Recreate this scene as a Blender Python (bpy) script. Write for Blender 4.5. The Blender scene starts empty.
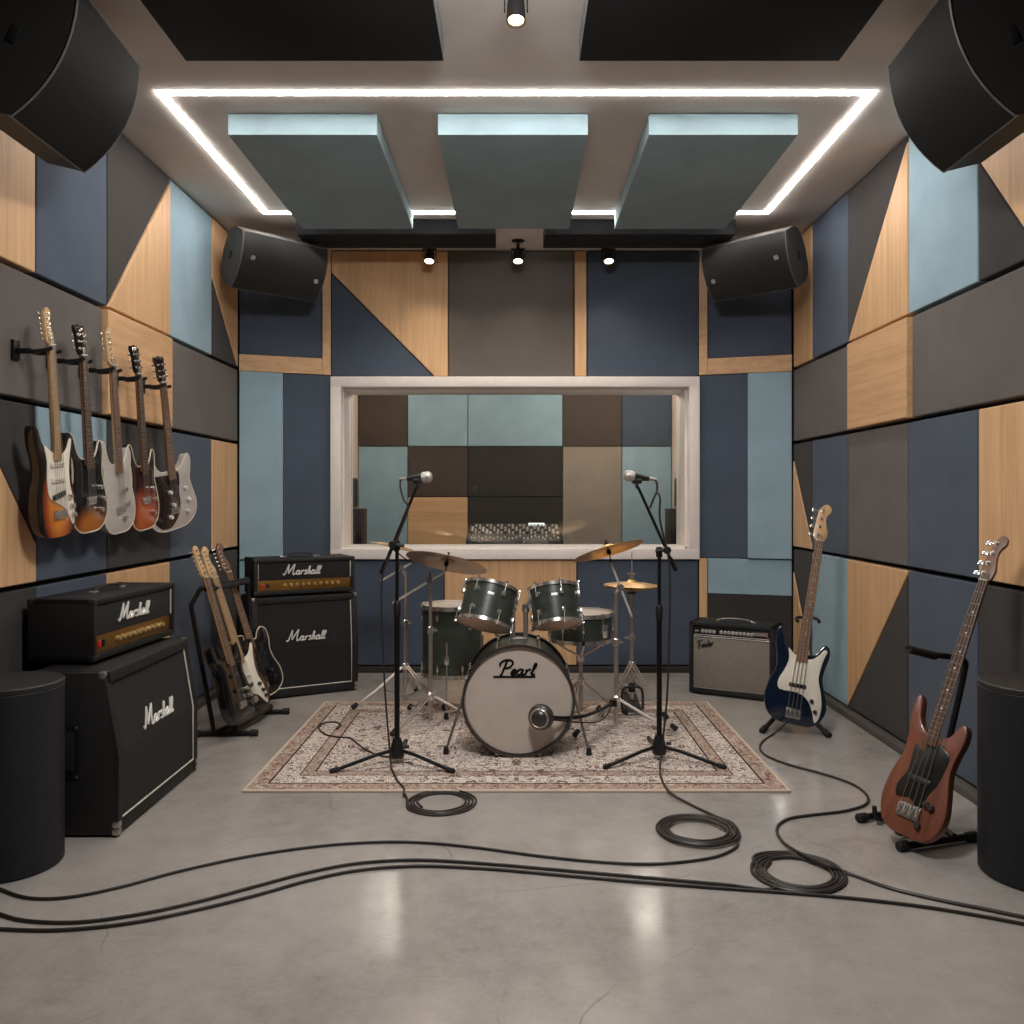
import bpy, bmesh, math, random
from mathutils import Vector, Matrix
random.seed(7)
SC = bpy.context.scene
COL = SC.collection
PI = math.pi
HC = 1.244            # camera height
F, CX, CY = 850.0, 516.0, 497.0

def pt(px, py, Y):    # a point of the photo at depth Y, in metres
    return Vector(((px - CX) / F * Y, Y, HC - (py - CY) / F * Y))
def fl(px, py, z=0.0):  # a point of the photo on the floor
    Y = F * (HC - z) / (py - CY)
    return Vector(((px - CX) / F * Y, Y, z))

# ------------------------------------------------------------------ mesh builder
class MB:
    def __init__(self, T=None):
        self.v, self.f, self.m = [], [], []
        self.T = T
    def add(self, verts, faces, mi=0, T=None):
        b = len(self.v)
        for p in verts:
            p = Vector(p)
            if T is not None: p = T @ p
            if self.T is not None: p = self.T @ p
            self.v.append(p)
        for f in faces:
            self.f.append([b + i for i in f]); self.m.append(mi)
        return self
    def box(self, c, s, bev=0.0, mi=0, T=None, seg=2):
        x, y, z = s[0] / 2, s[1] / 2, s[2] / 2
        if bev <= 0:
            vs = [Vector(c) + Vector((a * x, b * y, d * z)) for a in (-1, 1) for b in (-1, 1) for d in (-1, 1)]
            return self.add(vs, [(0, 1, 3, 2), (4, 6, 7, 5), (0, 4, 5, 1), (2, 3, 7, 6), (0, 2, 6, 4), (1, 5, 7, 3)], mi, T)
        bm = bmesh.new()
        bmesh.ops.create_cube(bm, size=1)
        for v in bm.verts: v.co = Vector((v.co.x * s[0], v.co.y * s[1], v.co.z * s[2]))
        bmesh.ops.bevel(bm, geom=bm.edges[:], offset=bev, segments=seg, profile=0.6, affect='EDGES')
        bm.verts.ensure_lookup_table()
        for v in bm.verts: v.co += Vector(c)
        self.add([v.co.copy() for v in bm.verts], [[v.index for v in f.verts] for f in bm.faces], mi, T)
        bm.free(); return self
    def hexa(self, bot, top, mi=0, bev=0.0, T=None):
        n = len(bot)
        vs = [Vector(p) for p in bot] + [Vector(p) for p in top]
        fs = [list(range(n))[::-1], list(range(n, 2 * n))] + [[i, (i + 1) % n, n + (i + 1) % n, n + i] for i in range(n)]
        if bev <= 0: return self.add(vs, fs, mi, T)
        bm = bmesh.new(); bv = [bm.verts.new(p) for p in vs]
        for f in fs: bm.faces.new([bv[i] for i in f])
        bmesh.ops.bevel(bm, geom=bm.edges[:], offset=bev, segments=2, profile=0.6, affect='EDGES')
        bm.verts.index_update()
        self.add([v.co.copy() for v in bm.verts], [[v.index for v in f.verts] for f in bm.faces], mi, T)
        bm.free(); return self
    def lathe(self, prof, n=32, mi=0, T=None, closed=False):
        # prof: list of (r, z); r == 0 makes a pole
        vs, rings = [], []
        for r, z in prof:
            if r <= 1e-6:
                rings.append([len(vs)]); vs.append(Vector((0, 0, z)))
            else:
                rings.append(list(range(len(vs), len(vs) + n)))
                vs += [Vector((r * math.cos(2 * PI * k / n), r * math.sin(2 * PI * k / n), z)) for k in range(n)]
        fs = []
        pairs = list(zip(rings, rings[1:])) + ([(rings[-1], rings[0])] if closed else [])
        for a, b in pairs:
            for k in range(n):
                k2 = (k + 1) % n
                if len(a) == 1 and len(b) == 1: break
                if len(a) == 1: fs.append((a[0], b[k], b[k2]))
                elif len(b) == 1: fs.append((a[k], b[0], a[k2]))
                else: fs.append((a[k], b[k], b[k2], a[k2]))
        return self.add(vs, fs, mi, T)
    def cyl(self, p0, p1, r0, r1=None, n=16, mi=0, T=None, bev=0.0):
        r1 = r0 if r1 is None else r1
        p0, p1 = Vector(p0), Vector(p1); d = p1 - p0; L = d.length
        M = Matrix.Translation(p0) @ d.to_track_quat('Z', 'Y').to_matrix().to_4x4()
        if T is not None: M = T @ M
        if bev > 0: prof = [(0, 0), (r0 - bev, 0), (r0, bev), (r1, L - bev), (r1 - bev, L), (0, L)]
        else: prof = [(0, 0), (r0, 0), (r1, L), (0, L)]
        return self.lathe(prof, n, mi, M)
    def tube(self, pts, r, n=10, closed=False, mi=0, T=None, flat=None):
        # flat: (axis vector, factor) squashes the section along the axis
        P = [Vector(p) for p in pts]; N = len(P)
        rr = r if hasattr(r, '__len__') else [r] * N
        tang = []
        for i in range(N):
            a = P[(i - 1) % N] if (closed or i > 0) else P[i]
            b = P[(i + 1) % N] if (closed or i < N - 1) else P[i]
            t = b - a
            tang.append(t.normalized() if t.length > 1e-9 else Vector((0, 0, 1)))
        u = tang[0].orthogonal().normalized()
        vs = []
        for i in range(N):
            t = tang[i]
            u = (u - t * u.dot(t))
            u = u.normalized() if u.length > 1e-6 else t.orthogonal().normalized()
            w = t.cross(u)
            for k in range(n):
                a = 2 * PI * k / n
                off = u * math.cos(a) * rr[i] + w * math.sin(a) * rr[i]
                if flat: off -= flat[0] * off.dot(flat[0]) * (1 - flat[1])
                vs.append(P[i] + off)
        fs = []
        for i in range(N if closed else N - 1):
            a, b = i * n, ((i + 1) % N) * n
            for k in range(n):
                k2 = (k + 1) % n
                fs.append((a + k, a + k2, b + k2, b + k))
        if not closed: fs += [tuple(range(n))[::-1], tuple(range((N - 1) * n, N * n))]
        return self.add(vs, fs, mi, T)
    def prism(self, out, y0, y1, bev=0.0, mi=0, T=None, mi_front=None):
        # outline in XZ (counter-clockwise), front at y0 (towards -y), back at y1
        n = len(out)
        rings = []
        if bev > 0:
            ins = inset(out, bev)
            mid = inset(out, bev * 0.3)
            rings = [(ins, y0), (mid, y0 + bev * 0.3), (out, y0 + bev), (out, y1 - bev), (mid, y1 - bev * 0.3), (ins, y1)]
        else: rings = [(out, y0), (out, y1)]
        vs = [Vector((p[0], y, p[1])) for o, y in rings for p in o]
        R = len(rings)
        self.add(vs, [list(range(n))], mi if mi_front is None else mi_front, T)
        b = len(self.v) - len(vs)
        fs = [[b + (R - 1) * n + k for k in range(n)][::-1]]
        for i in range(R - 1):
            for k in range(n):
                k2 = (k + 1) % n
                fs.append([b + i * n + k, b + i * n + k2, b + (i + 1) * n + k2, b + (i + 1) * n + k])
        for f in fs: self.f.append(f); self.m.append(mi)
        return self
    def build(self, name, mats, parent=None, angle=35, origin=True):
        me = bpy.data.meshes.new(name)
        V = self.v
        o = bpy.data.objects.new(name, me)
        if parent is None and origin and V:
            lo = Vector([min(p[i] for p in V) for i in range(3)]); hi = Vector([max(p[i] for p in V) for i in range(3)])
            c = Vector(((lo.x + hi.x) / 2, (lo.y + hi.y) / 2, lo.z))
            V = [p - c for p in V]; o.location = c
        me.from_pydata([tuple(p) for p in V], [], self.f)
        if not isinstance(mats, (list, tuple)): mats = [mats]
        for m in mats: me.materials.append(m)
        me.polygons.foreach_set('material_index', self.m)
        bm = bmesh.new(); bm.from_mesh(me)
        bmesh.ops.recalc_face_normals(bm, faces=bm.faces[:])
        bm.to_mesh(me); bm.free()
        me.polygons.foreach_set('use_smooth', [True] * len(me.polygons))
        me.set_sharp_from_angle(angle=math.radians(angle))
        COL.objects.link(o)
        if parent is not None: o.parent = parent
        return o

def inset(out, d):
    n = len(out); res = []
    A = sum(out[i][0] * out[(i + 1) % n][1] - out[(i + 1) % n][0] * out[i][1] for i in range(n))
    s = 1 if A > 0 else -1
    for i in range(n):
        p0, p1, p2 = Vector(out[i - 1]), Vector(out[i]), Vector(out[(i + 1) % n])
        e1 = (p1 - p0).normalized(); e2 = (p2 - p1).normalized()
        n1 = Vector((-e1.y, e1.x)) * s; n2 = Vector((-e2.y, e2.x)) * s
        m = n1 + n2
        if m.length < 1e-6: res.append(tuple(p1 + n1 * d)); continue
        m.normalize()
        k = d / max(0.35, m.dot(n1))
        res.append(tuple(p1 + m * k))
    return res

def spline(P, k=6, closed=False):
    P = [Vector(p) for p in P]; n = len(P); out = []
    for i in range(n if closed else n - 1):
        if closed: a, b, c, d = P[i - 1], P[i], P[(i + 1) % n], P[(i + 2) % n]
        else: a, b, c, d = P[max(i - 1, 0)], P[i], P[i + 1], P[min(i + 2, n - 1)]
        for j in range(k):
            t = j / k
            out.append(0.5 * ((2 * b) + (c - a) * t + (2 * a - 5 * b + 4 * c - d) * t * t + (3 * b - a - 3 * c + d) * t ** 3))
    if not closed: out.append(P[-1])
    return out

def tag(o, label=None, cat=None, group=None, kind=None):
    if label: o['label'] = label
    if cat: o['category'] = cat
    if group: o['group'] = group
    if kind: o['kind'] = kind
    return o
def empty(name, M, label, cat, group=None):
    o = bpy.data.objects.new(name, None); COL.objects.link(o)
    o.empty_display_size = 0.05
    o.matrix_world = M if isinstance(M, Matrix) else Matrix.Translation(M)
    return tag(o, label, cat, group)
def copy_tree(o, parent=None):
    c = o.copy(); COL.objects.link(c)
    if parent is not None: c.parent = parent
    for ch in list(o.children): copy_tree(ch, c)
    return c

# ------------------------------------------------------------------ materials
def lin(r, g, b):
    f = lambda c: c / 12.92 if c <= 0.04045 else ((c + 0.055) / 1.055) ** 2.4
    return (f(r / 255), f(g / 255), f(b / 255), 1)
class NT:
    def __init__(self, name):
        self.mat = bpy.data.materials.new(name); self.mat.use_nodes = True
        self.t = self.mat.node_tree; self.b = self.t.nodes['Principled BSDF']; self.out = self.t.nodes['Material Output']
    def n(self, kind, **kw):
        nd = self.t.nodes.new('ShaderNode' + kind)
        for k, v in kw.items():
            if k.startswith('_'): setattr(nd, k[1:], v)
            else:
                key = k.replace('__', ' ')
                nd.inputs[key].default_value = v
        return nd
    def l(self, a, b): self.t.links.new(a, b)
    def coord(self, out='Object', scale=(1, 1, 1), rnd=False, rot=(0, 0, 0)):
        tc = self.n('TexCoord'); mp = self.n('Mapping'); mp.inputs['Scale'].default_value = scale; mp.inputs['Rotation'].default_value = rot
        self.l(tc.outputs[out], mp.inputs['Vector'])
        if rnd:
            oi = self.n('ObjectInfo'); mul = self.n('Math', _operation='MULTIPLY'); mul.inputs[1].default_value = 37.0
            self.l(oi.outputs['Random'], mul.inputs[0])
            cb = self.n('CombineXYZ'); self.l(mul.outputs[0], cb.inputs[0]); self.l(mul.outputs[0], cb.inputs[1])
            self.l(mul.outputs[0], cb.inputs[2]); self.l(cb.outputs[0], mp.inputs['Location'])
        return mp.outputs['Vector']
    def ramp(self, src, stops, interp='LINEAR'):
        r = self.n('ValToRGB'); e = r.color_ramp.elements; r.color_ramp.interpolation = interp
        while len(e) > 1: e.remove(e[-1])
        e[0].position = stops[0][0]; e[0].color = stops[0][1]
        for p, c in stops[1:]:
            x = e.new(p); x.color = c
        self.l(src, r.inputs['Fac']); return r.outputs['Color']
    def math(self, op, a, b=None, c=None):
        m = self.n('Math', _operation=op)
        for i, v in enumerate((a, b, c)):
            if v is None: continue
            if isinstance(v, (int, float)): m.inputs[i].default_value = v
            else: self.l(v, m.inputs[i])
        return m.outputs[0]
    def mix(self, fac, a, b, blend='MIX'):
        m = self.n('Mix', _data_type='RGBA', _blend_type=blend)
        for s, v in ((m.inputs[0], fac), (m.inputs[6], a), (m.inputs[7], b)):
            if isinstance(v, (int, float, tuple)): s.default_value = v
            else: self.l(v, s)
        return m.outputs[2]
    def bump(self, h, strength=0.2, dist=0.002):
        bp = self.n('Bump', Strength=strength, Distance=dist); self.l(h, bp.inputs['Height']); self.l(bp.outputs[0], self.b.inputs['Normal'])
    def noise(self, vec, scale, detail=3, rough=0.5, dist=0.0):
        nz = self.n('TexNoise', Scale=scale, Detail=detail, Roughness=rough, Distortion=dist); self.l(vec, nz.inputs['Vector']); return nz
MATS = {}
def plain(name, rgb, rough=0.5, metal=0.0, coat=0.0, var=0.12, vs=25.0, bump=0.0, bs=300.0, spec=0.5):
    if name in MATS: return MATS[name]
    t = NT(name); c = lin(*rgb)
    v = t.coord('Object')
    nz = t.noise(v, vs, 4)
    d = tuple(x * (1 - var) for x in c[:3]) + (1,); h = tuple(min(1, x * (1 + var)) for x in c[:3]) + (1,)
    t.l(t.ramp(nz.outputs['Fac'], [(0.3, d), (0.7, h)]), t.b.inputs['Base Color'])
    t.b.inputs['Roughness'].default_value = rough; t.b.inputs['Metallic'].default_value = metal
    t.b.inputs['Coat Weight'].default_value = coat; t.b.inputs['Coat Roughness'].default_value = 0.08
    t.b.inputs['Specular IOR Level'].default_value = spec
    if bump: t.bump(t.noise(v, bs, 2).outputs['Fac'], bump, 0.002)
    MATS[name] = t.mat; return t.mat
def fabric(name, rgb, var=0.10):
    t = NT(name); c = lin(*rgb); v = t.coord('Object')
    big = t.noise(v, 3.0, 4, 0.6); fine = t.noise(v, 420.0, 2, 0.7)
    s = t.math('ADD', t.math('MULTIPLY', big.outputs['Fac'], 0.55), t.math('MULTIPLY', fine.outputs['Fac'], 0.45))
    d = tuple(x * (1 - 2 * var) for x in c[:3]) + (1,); h = tuple(min(1, x * (1 + 2 * var)) for x in c[:3]) + (1,)
    t.l(t.ramp(s, [(0.3, d), (0.7, h)]), t.b.inputs['Base Color'])
    t.b.inputs['Roughness'].default_value = 0.95; t.b.inputs['Specular IOR Level'].default_value = 0.15
    t.b.inputs['Sheen Weight'].default_value = 0.08
    t.bump(fine.outputs['Fac'], 0.35, 0.002)
    MATS[name] = t.mat; return t.mat
def wood(name, rgb, dark, axis='Z', rough=0.55, s=1.0, coat=0.0):
    t = NT(name); a = (26 * s, 26 * s, 26 * s); k = 'XYZ'.index(axis); a = tuple(1.1 * s if i == k else x for i, x in enumerate(a))
    v = t.coord('Object', a, rnd=True)
    g1 = t.noise(v, 1.0, 6, 0.62, 0.6); g2 = t.noise(v, 5.5, 3, 0.6)
    f = t.math('ADD', t.math('MULTIPLY', g1.outputs['Fac'], 0.7), t.math('MULTIPLY', g2.outputs['Fac'], 0.3))
    t.l(t.ramp(f, [(0.30, lin(*dark)), (0.52, lin(*rgb)), (0.72, lin(*[min(255, x * 1.07) for x in rgb]))]), t.b.inputs['Base Color'])
    t.b.inputs['Roughness'].default_value = rough; t.b.inputs['Coat Weight'].default_value = coat
    t.bump(f, 0.12, 0.002)
    MATS[name] = t.mat; return t.mat
def emit(name, rgb, k):
    t = NT(name); t.b.inputs['Base Color'].default_value = (0.8, 0.8, 0.8, 1)
    t.b.inputs['Emission Color'].default_value = lin(*rgb); t.b.inputs['Emission Strength'].default_value = k
    MATS[name] = t.mat; return t.mat
def burst(name, mid, edge, dark, cz=0.19, rx=0.165, rz=0.235):
    # sunburst lacquer: colour runs out from the middle of the body
    t = NT(name); v = t.coord('Object')
    sp = t.n('SeparateXYZ'); t.l(v, sp.inputs[0])
    x = t.math('DIVIDE', sp.outputs[0], rx); z = t.math('DIVIDE', t.math('SUBTRACT', sp.outputs[2], cz), rz)
    r = t.math('SQRT', t.math('ADD', t.math('MULTIPLY', x, x), t.math('MULTIPLY', z, z)))
    gr = t.noise(t.coord('Object', (60, 60, 3)), 1.0, 4)
    r2 = t.math('ADD', r, t.math('MULTIPLY', t.math('SUBTRACT', gr.outputs['Fac'], 0.5), 0.22))
    t.l(t.ramp(r2, [(0.35, lin(*mid)), (0.68, lin(*edge)), (0.88, lin(*dark))]), t.b.inputs['Base Color'])
    t.b.inputs['Roughness'].default_value = 0.25; t.b.inputs['Coat Weight'].default_value = 0.6; t.b.inputs['Coat Roughness'].default_value = 0.06
    MATS[name] = t.mat; return t.mat

NAVY = fabric('navy_fabric', (77, 86, 100)); BLUE = fabric('light_blue_fabric', (146, 171, 182)); GREY = fabric('grey_fabric', (101, 95, 91))
DARK = fabric('charcoal_fabric', (61, 58, 56)); BLACKF = fabric('black_fabric', (30, 31, 34)); TAUPE = fabric('taupe_fabric', (150, 138, 126))
BROWNF = fabric('brown_grey_fabric', (80, 71, 66)); CLOUD = fabric('cloud_blue_fabric', (142, 163, 170)); INK = fabric('ink_fabric', (9, 9, 11))
OAKV = wood('oak_upright', (212, 170, 126), (190, 147, 105), 'Z'); OAKH = wood('oak_level', (213, 170, 126), (188, 145, 102), 'Y')
OAKX = wood('oak_across', (208, 166, 122), (186, 142, 100), 'X')
PAINT = plain('ceiling_paint', (216, 209, 203), 0.9, var=0.04, vs=6, bump=0.15, bs=160)
WALLP = plain('dark_wall_paint', (40, 39, 39), 0.9, var=0.05); WHITE = plain('white_frame_paint', (236, 227, 220), 0.5, var=0.03)
CREAM = plain('cream_wall_paint', (226, 204, 188), 0.8, var=0.03)
BASE = plain('baseboard_grey', (84, 79, 75), 0.6)
TOLEX = plain('black_tolex', (17, 16, 16), 0.6, bump=0.5, bs=700, var=0.2)
GRILLE = plain('black_grille_cloth', (27, 25, 24), 0.85, bump=0.5, bs=900, var=0.2)
SGRILLE = plain('silver_grille_cloth', (132, 124, 115), 0.7, bump=0.7, bs=420, var=0.3, vs=260)
PIPE = plain('ivory_piping', (206, 200, 186), 0.5); GOLD = plain('gold_panel', (150, 112, 58), 0.35, 0.75); GOLDK = plain('gold_knob', (205, 178, 120), 0.3, 0.6)
BLK = plain('black_plastic', (20, 20, 20), 0.45); BLKM = plain('black_metal', (22, 21, 21), 0.38, 0.4); RUBBER = plain('black_rubber', (17, 16, 16), 0.7)
CHROME = plain('chrome', (226, 223, 219), 0.22, 0.92, var=0.03); STEEL = plain('worn_steel', (188, 180, 172), 0.34, 0.85, var=0.08)
SILVERL = plain('silver_logo', (226, 224, 218), 0.35, 0.2); RED = plain('red_switch', (200, 40, 28), 0.35)
BRASS = plain('cymbal_bronze', (214, 172, 116), 0.32, 0.85, var=0.16, vs=9); BRASSD = plain('aged_cymbal_bronze', (150, 122, 98), 0.36, 0.9, var=0.16, vs=9)
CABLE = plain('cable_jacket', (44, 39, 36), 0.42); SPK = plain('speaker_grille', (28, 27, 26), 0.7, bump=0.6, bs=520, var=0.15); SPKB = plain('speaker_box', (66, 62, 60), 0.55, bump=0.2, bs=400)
DRUMSH = wood('green_black_drum_lacquer', (56, 62, 56), (25, 29, 26), 'X', 0.36, 0.9, 0.15)
HEADW = plain('coated_drum_skin', (196, 183, 172), 0.55, var=0.04); HEADC = plain('clear_drum_skin', (206, 172, 150), 0.45)
HOOPB = plain('dark_drum_hoop', (50, 44, 41), 0.3, coat=0.4)
MAPLE = wood('maple', (206, 168, 122), (178, 138, 94), 'Z', 0.35, 2.0, 0.3); ROSE = wood('rosewood', (96, 66, 50), (62, 42, 33), 'Z', 0.5, 2.0)
ROSEL = wood('walnut_fretboard', (142, 106, 82), (104, 76, 58), 'Z', 0.5, 2.0)
MAHOG = wood('red_brown_mahogany', (124, 72, 54), (92, 52, 40), 'Z', 0.38, 1.6, 0.3); WALNUT = wood('walnut', (120, 84, 62), (84, 56, 42), 'Z', 0.45, 2.0)
IVORY = plain('ivory_pickguard', (228, 220, 204), 0.3, coat=0.3, var=0.03); PEARLW = plain('aged_white_lacquer', (188, 181, 174), 0.25, coat=0.5, var=0.04)
BLKL = plain('black_lacquer', (16, 15, 16), 0.15, coat=0.8); NAVYL = plain('navy_lacquer', (17, 31, 50), 0.16, coat=0.8, var=0.06); CRIM = plain('cream_binding', (196, 182, 160), 0.4)
TORT = plain('dark_brown_pickguard', (38, 26, 22), 0.2, coat=0.5, var=0.5, vs=60)
SUN1 = burst('orange_sunburst', (214, 128, 46), (150, 66, 26), (22, 14, 12), cz=0.12, rx=.115, rz=.22); SUN2 = burst('dark_sunburst', (168, 96, 34), (90, 44, 20), (15, 12, 12), cz=0.02, rx=0.17, rz=0.11)
SUN3 = burst('red_sunburst', (176, 84, 36), (124, 46, 26), (44, 16, 14), cz=0.05, rx=0.16, rz=0.20)
SILK = plain('string_steel', (190, 182, 172), 0.3, 0.9)
GUNM = plain('gunmetal', (82, 80, 80), 0.35, 0.7); GRILLM = plain('mic_mesh', (198, 194, 190), 0.4, 0.8, bump=0.9, bs=600)
LED = emit('led_strip', (255, 249, 244), 46.0); BULB = emit('warm_bulb', (255, 216, 164), 9.0); SCREEN = emit('console_display', (225, 235, 240), 0.7)

def floor_mat():
    t = NT('polished_concrete'); v = t.coord('Object')
    a = t.noise(v, 1.3, 6, 0.62, 0.3); b = t.noise(v, 11.0, 6, 0.7); c = t.noise(v, 90.0, 3, 0.6)
    s = t.math('ADD', t.math('ADD', t.math('MULTIPLY', a.outputs['Fac'], 0.5), t.math('MULTIPLY', b.outputs['Fac'], 0.35)), t.math('MULTIPLY', c.outputs['Fac'], 0.15))
    base = t.ramp(s, [(0.32, lin(132, 127, 122)), (0.5, lin(158, 152, 147)), (0.7, lin(174, 168, 163))])
    wv = t.n('VectorMath', _operation='ADD'); nz = t.noise(v, 2.6, 2, 0.5); sc = t.n('VectorMath', _operation='SCALE'); sc.inputs['Scale'].default_value = 0.30
    t.l(nz.outputs['Color'], sc.inputs[0]); t.l(v, wv.inputs[0]); t.l(sc.outputs[0], wv.inputs[1])
    vo = t.n('TexVoronoi', _feature='DISTANCE_TO_EDGE', Scale=1.15); t.l(wv.outputs[0], vo.inputs['Vector'])
    crack = t.ramp(vo.outputs['Distance'], [(0.0, (1, 1, 1, 1)), (0.0045, (0, 0, 0, 1))])
    mask = t.ramp(t.noise(v, 1.9, 2).outputs['Fac'], [(0.52, (0, 0, 0, 1)), (0.62, (1, 1, 1, 1))])
    k = t.math('MULTIPLY', t.math('MULTIPLY', crack, mask), 0.42)
    t.l(t.mix(k, base, lin(66, 60, 56)), t.b.inputs['Base Color'])
    r = t.ramp(t.noise(v, 2.2, 5, 0.65).outputs['Fac'], [(0.3, (0.12, 0.12, 0.12, 1)), (0.7, (0.25, 0.25, 0.25, 1))])
    t.l(r, t.b.inputs['Roughness']); t.b.inputs['Specular IOR Level'].default_value = 0.5
    t.bump(s, 0.10, 0.01); return t.mat
def rug_mat(hx, hy):
    t = NT('persian_rug'); v = t.coord('Object'); sp = t.n('SeparateXYZ'); t.l(v, sp.inputs[0])
    ax = t.math('ABSOLUTE', sp.outputs[0]); ay = t.math('ABSOLUTE', sp.outputs[1])
    d = t.math('MINIMUM', t.math('SUBTRACT', hx, ax), t.math('SUBTRACT', hy, ay))
    cb = t.n('CombineXYZ'); t.l(ax, cb.inputs[0]); t.l(ay, cb.inputs[1]); mv = cb.outputs[0]
    n1 = t.noise(mv, 14.0, 3, 0.65, 1.6); n2 = t.noise(v, 44.0, 3, 0.7, 0.8)
    vo = t.n('TexVoronoi', Scale=16.0, _feature='F1'); t.l(mv, vo.inputs['Vector'])
    vo2 = t.n('TexVoronoi', Scale=34.0, _feature='F1'); t.l(mv, vo2.inputs['Vector'])
    ring = t.math('SINE', t.math('MULTIPLY', vo.outputs['Distance'], 60.0))
    cream, tan, brn, red, drk = lin(238, 228, 216), lin(176, 154, 138), lin(88, 66, 60), lin(112, 64, 60), lin(56, 44, 44)
    m1 = t.ramp(n1.outputs['Fac'], [(0.40, (1, 1, 1, 1)), (0.44, (0, 0, 0, 1)), (0.55, (0, 0, 0, 1)), (0.58, (1, 1, 1, 1)), (0.63, (0, 0, 0, 1))])
    m2 = t.ramp(t.math('ADD', t.math('MULTIPLY', ring, 0.5), t.math('MULTIPLY', n2.outputs['Fac'], 0.9)), [(0.70, (0, 0, 0, 1)), (0.80, (1, 1, 1, 1))])
    m3 = t.ramp(vo2.outputs['Distance'], [(0.16, (1, 1, 1, 1)), (0.24, (0, 0, 0, 1))])
    m4 = t.ramp(n2.outputs['Fac'], [(0.54, (0, 0, 0, 1)), (0.62, (1, 1, 1, 1))])
    fld = t.mix(t.math('MULTIPLY', m1, 0.85), cream, brn); fld = t.mix(t.math('MULTIPLY', m2, 0.85), fld, red)
    fld = t.mix(t.math('MULTIPLY', m3, 0.8), fld, drk); fld = t.mix(t.math('MULTIPLY', m4, 0.3), fld, tan)
    brd = t.mix(t.math('MULTIPLY', m3, 0.9), tan, drk); brd = t.mix(t.math('MULTIPLY', m1, 0.8), brd, red); brd = t.mix(t.math('MULTIPLY', m4, 0.5), brd, cream)
    def band(a, b): return t.math('MULTIPLY', t.math('GREATER_THAN', d, a), t.math('LESS_THAN', d, b))
    col = t.mix(band(0.015, 0.085), fld, brd); col = t.mix(band(0.20, 0.25), col, brd)
    for a, b, c in ((-1, 0.016, lin(206, 188, 170)), (0.085, 0.094, drk), (0.192, 0.199, brn), (0.25, 0.258, drk)): col = t.mix(band(a, b), col, c)
    t.l(col, t.b.inputs['Base Color']); t.b.inputs['Roughness'].default_value = 0.95; t.b.inputs['Specular IOR Level'].default_value = 0.1
    t.bump(t.noise(v, 260.0, 2).outputs['Fac'], 0.6, 0.004); return t.mat
def glass_mat():
    t = NT('window_glass'); tr = t.n('BsdfTransparent'); gl = t.n('BsdfGlossy', Roughness=0.02); fr = t.n('Fresnel', IOR=1.5); mx = t.n('MixShader')
    tr.inputs[0].default_value = (0.93, 0.95, 0.95, 1)
    nz = t.noise(t.coord('Object'), 2.0, 2)
    t.l(t.math('MULTIPLY', fr.outputs[0], t.math('ADD', 0.85, t.math('MULTIPLY', nz.outputs['Fac'], 0.3))), mx.inputs[0]); t.l(tr.outputs[0], mx.inputs[1]); t.l(gl.outputs[0], mx.inputs[2])
    t.l(mx.outputs[0], t.out.inputs['Surface']); return t.mat

# ------------------------------------------------------------------ hand-drawn script lettering
GL = {
 'M': (0.98, [[(-.12, .12), (-.06, 0), (.04, .1), (.2, 1.0)], [(.2, 1.0), (.26, .5), (.33, .1)], [(.33, .1), (.52, .6), (.72, 1.02)], [(.72, 1.02), (.7, .4), (.74, .04), (.84, .0), (.96, .14)]]),
 'a': (.58, [[(.40, .40), (.24, .50), (.07, .36), (.06, .12), (.18, 0), (.32, .10), (.41, .44)], [(.42, .50), (.38, .12), (.46, 0), (.57, .1)]]),
 'r': (.40, [[(.05, .5), (.06, .25), (.06, 0)], [(.06, .22), (.16, .42), (.34, .50)]]),
 's': (.38, [[(.31, .42), (.18, .51), (.07, .39), (.20, .26), (.30, .13), (.17, 0), (.02, .08)]]),
 'h': (.47, [[(0, .1), (.2, .75), (.18, 1.0), (.1, .9), (.06, 0), (.12, .3), (.24, .47), (.32, .36), (.3, .1), (.38, 0), (.48, .1)]]),
 'l': (.27, [[(0, .1), (.2, .75), (.18, 1.0), (.09, .9), (.07, .15), (.14, 0), (.28, .1)]]),
 'e': (.38, [[(0, .1), (.22, .24), (.3, .4), (.2, .48), (.08, .34), (.08, .1), (.2, 0), (.39, .1)]]),
 'P': (.66, [[(.12, -.05), (.2, 0), (.24, .4), (.3, 1.0)], [(.0, .62), (-.02, .85), (.2, 1.04), (.5, 1.02), (.64, .82), (.54, .56), (.3, .46)]]),
 'F': (.62, [[(.1, 0), (.2, .02), (.3, .95)], [(.02, .8), (.1, 1.0), (.4, .98), (.78, 1.04)], [(.12, .5), (.5, .54)]]),
 'n': (.48, [[(0, .42), (.06, .46), (.06, 0), (.1, .3), (.22, .47), (.31, .36), (.3, .1), (.37, 0), (.48, .1)]]),
 'd': (.56, [[(.4, .4), (.25, .48), (.08, .34), (.06, .1), (.17, 0), (.3, .1), (.52, 1.0)], [(.5, .9), (.4, .14), (.46, 0), (.56, .1)]]),
}
def script(word, h, T, weight=0.085, depth=0.004, slant=0.22, under=False, caps=1.0, sx=1.0):
    """Letters lie in the local XZ plane facing -y, centred on the origin."""
    mb = MB(T); x = 0; strokes = []
    for i, c in enumerate(word):
        adv, ss = GL[c]
        k = caps if i == 0 else 1.0
        for s in ss: strokes.append([(x + p[0] * k, p[1] * k) for p in s])
        x += adv * k
    if under: strokes.append([(-.25, -.16), (x * .5, -.17), (x + .1, -.16)])
    for s in strokes:
        P = spline([((p[0] - x / 2 + slant * p[1]) * h * sx, 0, (p[1] - .5) * h) for p in s], 5)
        mb.tube(P, weight * h, 8, flat=(Vector((0, 1, 0)), depth / (weight * h)))
    return mb
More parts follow.
